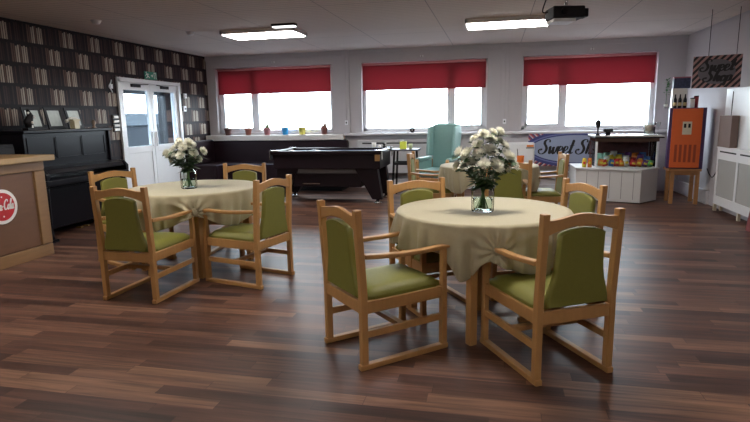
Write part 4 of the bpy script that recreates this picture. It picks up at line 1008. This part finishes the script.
MB().sphere((.035, -.04, .2), .014, 8, 6).sphere((.045, .03, .15), .014, 8, 6).sphere((.05, -.01, .09), .016, 8, 6).box(.03, .05, -.02, .0, .03, .06).build('white_flecks', SIGNW, t)
t = empty('trophy', (-5.33, 6.02, ZP+.001)); tag(t, 'small cream and gold trophy in front of the right piano frame', 'trophy')
MB().box(-.035, .035, .02, .10, 0, .10).box(-.04, .04, .0, .12, .10, .12).build('base', mat('cream_gold', (.6, .52, .32), .4), t, bevel=.003)
MB().tube([(0, .13, .0), (0, .14, .06), (0, .11, .13), (0, .0, .14), (0, -.06, .11)], .012, 8).sphere((0, -.07, .1), .022, 10, 8).build('figure', mat('silver_white', (.7, .68, .62), .3), t)
t = empty('small_ornament', (-5.35, 6.45, ZP+.001)); tag(t, 'small brown ornament at the right end of the piano top', 'ornament')
MB().lathe([(.0001, 0), (.03, 0), (.03, .01), (.012, .03), (.028, .07), (.02, .10), (.0001, .115)], 14).build('body', mat('brown_china', (.25, .17, .12), .4), t)
# dark cabinet behind the bar
t = empty('back_cabinet', (XL+.02, 4.30, 0)); tag(t, 'black cabinet behind the bar at the left end of the piano', 'cabinet')
MB().box(0.02, .5, -.75, .80, .0, 1.16).build('carcass', BLACKM, t, bevel=.005)
MB().box(.5, .518, -.74, .02, .05, 1.13).build('door', BLACKM, t, bevel=.004); MB().box(.5, .518, .03, .79, .05, 1.13).build('door', BLACKM, t, bevel=.004)

# ------------------------------------------------------------------ wall fittings
def wallbit(name, y, z, dy, dz, m, lab, cat, x=XL, th=.03, side=1):
    o = empty(name, (x, y, z)); tag(o, lab, cat)
    MB().box(0, th*side, -dy/2, dy/2, -dz/2, dz/2).build('plate', m, o, bevel=.004); return o
t = empty('exit_sign', (XL+.003, 8.5, 2.15)); tag(t, 'green running man exit sign above the double doors', 'sign')
EG = mat('exit_green', (.02, .22, .15), .4)
MB().box(0, .012, -.17, .17, -.065, .065).build('green_panel', EG, t, bevel=.002)
mb = MB()
T = Matrix.Translation((.0135, 0, 0))
for y0_, z0_, y1_, z1_, w_ in ((-.12, .03, -.08, -.01, .018), (-.08, -.01, -.13, -.045, .014), (-.08, -.01, -.04, -.04, .014), (-.12, .02, -.15, -.01, .01), (-.1, .025, -.05, .02, .01), (0, 0, .05, 0, .014), (.05, 0, .03, .022, .012), (.05, 0, .03, -.022, .012), (.09, -.05, .09, .05, .01), (.14, -.05, .14, .05, .01), (.09, .05, .14, .05, .01)):
    mb.bar((.0135, y0_, z0_), (.0135, y1_, z1_), .002, w_, up=(0, -(z1_-z0_), (y1_-y0_)))
mb.sphere((.013, -.125, .048), .012, 8, 6, (.2, 1, 1)); mb.build('white_pictogram', SIGNW, t)
o = wallbit('light_switch', 9.47, 1.60, .08, .10, UPVC, 'white switch plate on the wallpaper right of the double doors', 'switch'); MB().box(.031, .038, -.012, .012, -.02, .02).build('rocker', BLACKM, o)
o = wallbit('alarm_call_point', 9.52, 1.84, .08, .09, UPVC, 'small white box on the wallpaper at the top right of the doors', 'alarm box'); MB().sphere((.03, 0, 0), .015, 8, 6).build('dome', WHITE, o)
t = empty('wall_hook', (XL+.002, 7.44, 1.92)); tag(t, 'white curved hook on the wallpaper at the top left of the doors', 'hook')
MB().tube(smoothpts([(.01, .05, .10), (.03, 0, .05), (.04, -.05, .0), (.03, 0, -.05), (.01, .05, -.09)]), .009, 8).build('hook', UPVC, t); MB().box(0, .012, .02, .07, -.03, .04).build('plate', UPVC, t)
t = empty('card_rack', (XL+.002, 7.50, 1.24)); tag(t, 'white four-tier card rack on the wall between piano and doors', 'rack')
for k in range(4): MB().box(0, .03, -.06, .06, k*.065, k*.065+.04).build('card', SIGNW, t, bevel=.003)
MB().box(0, .008, -.065, .065, -.01, .26).build('backing', BLACKM, t)
for x, z, lab in ((-2.86, 1.28, 'white switch on the pilaster between the left and middle windows'), (.15, 1.26, 'white switch on the pilaster between the middle and right windows')):
    o = empty('wall_switch', (x, D-.05, z)); tag(o, lab, 'switch', 'switches on the pilasters')
    MB().box(-.03, .03, -.018, 0, -.045, .045).build('plate', UPVC, o, bevel=.003); MB().box(-.012, .012, -.022, -.0181, -.015, .015).build('rocker', BLACKM, o)
    MB().tube([(0, -.008, .045), (0, -.008, 1.25)], .006, 6).build('conduit', WALLP, o)
for x, lab in ((-4.35, 'tiny bracket on the wall above the left window'), (-1.38, 'tiny bracket on the wall above the middle window'), (1.62, 'tiny bracket on the wall above the right window')):
    o = empty('wall_bracket', (x, D, 2.49)); tag(o, lab, 'bracket', 'brackets above the windows')
    MB().box(-.03, .03, -.012, 0, -.015, .015).build('plate', WHITE, o); MB().lathe([(.008, -.02), (.008, .02), (.0001, .02)], 8, (0, -.02, 0)).build('peg', CHROME, o)
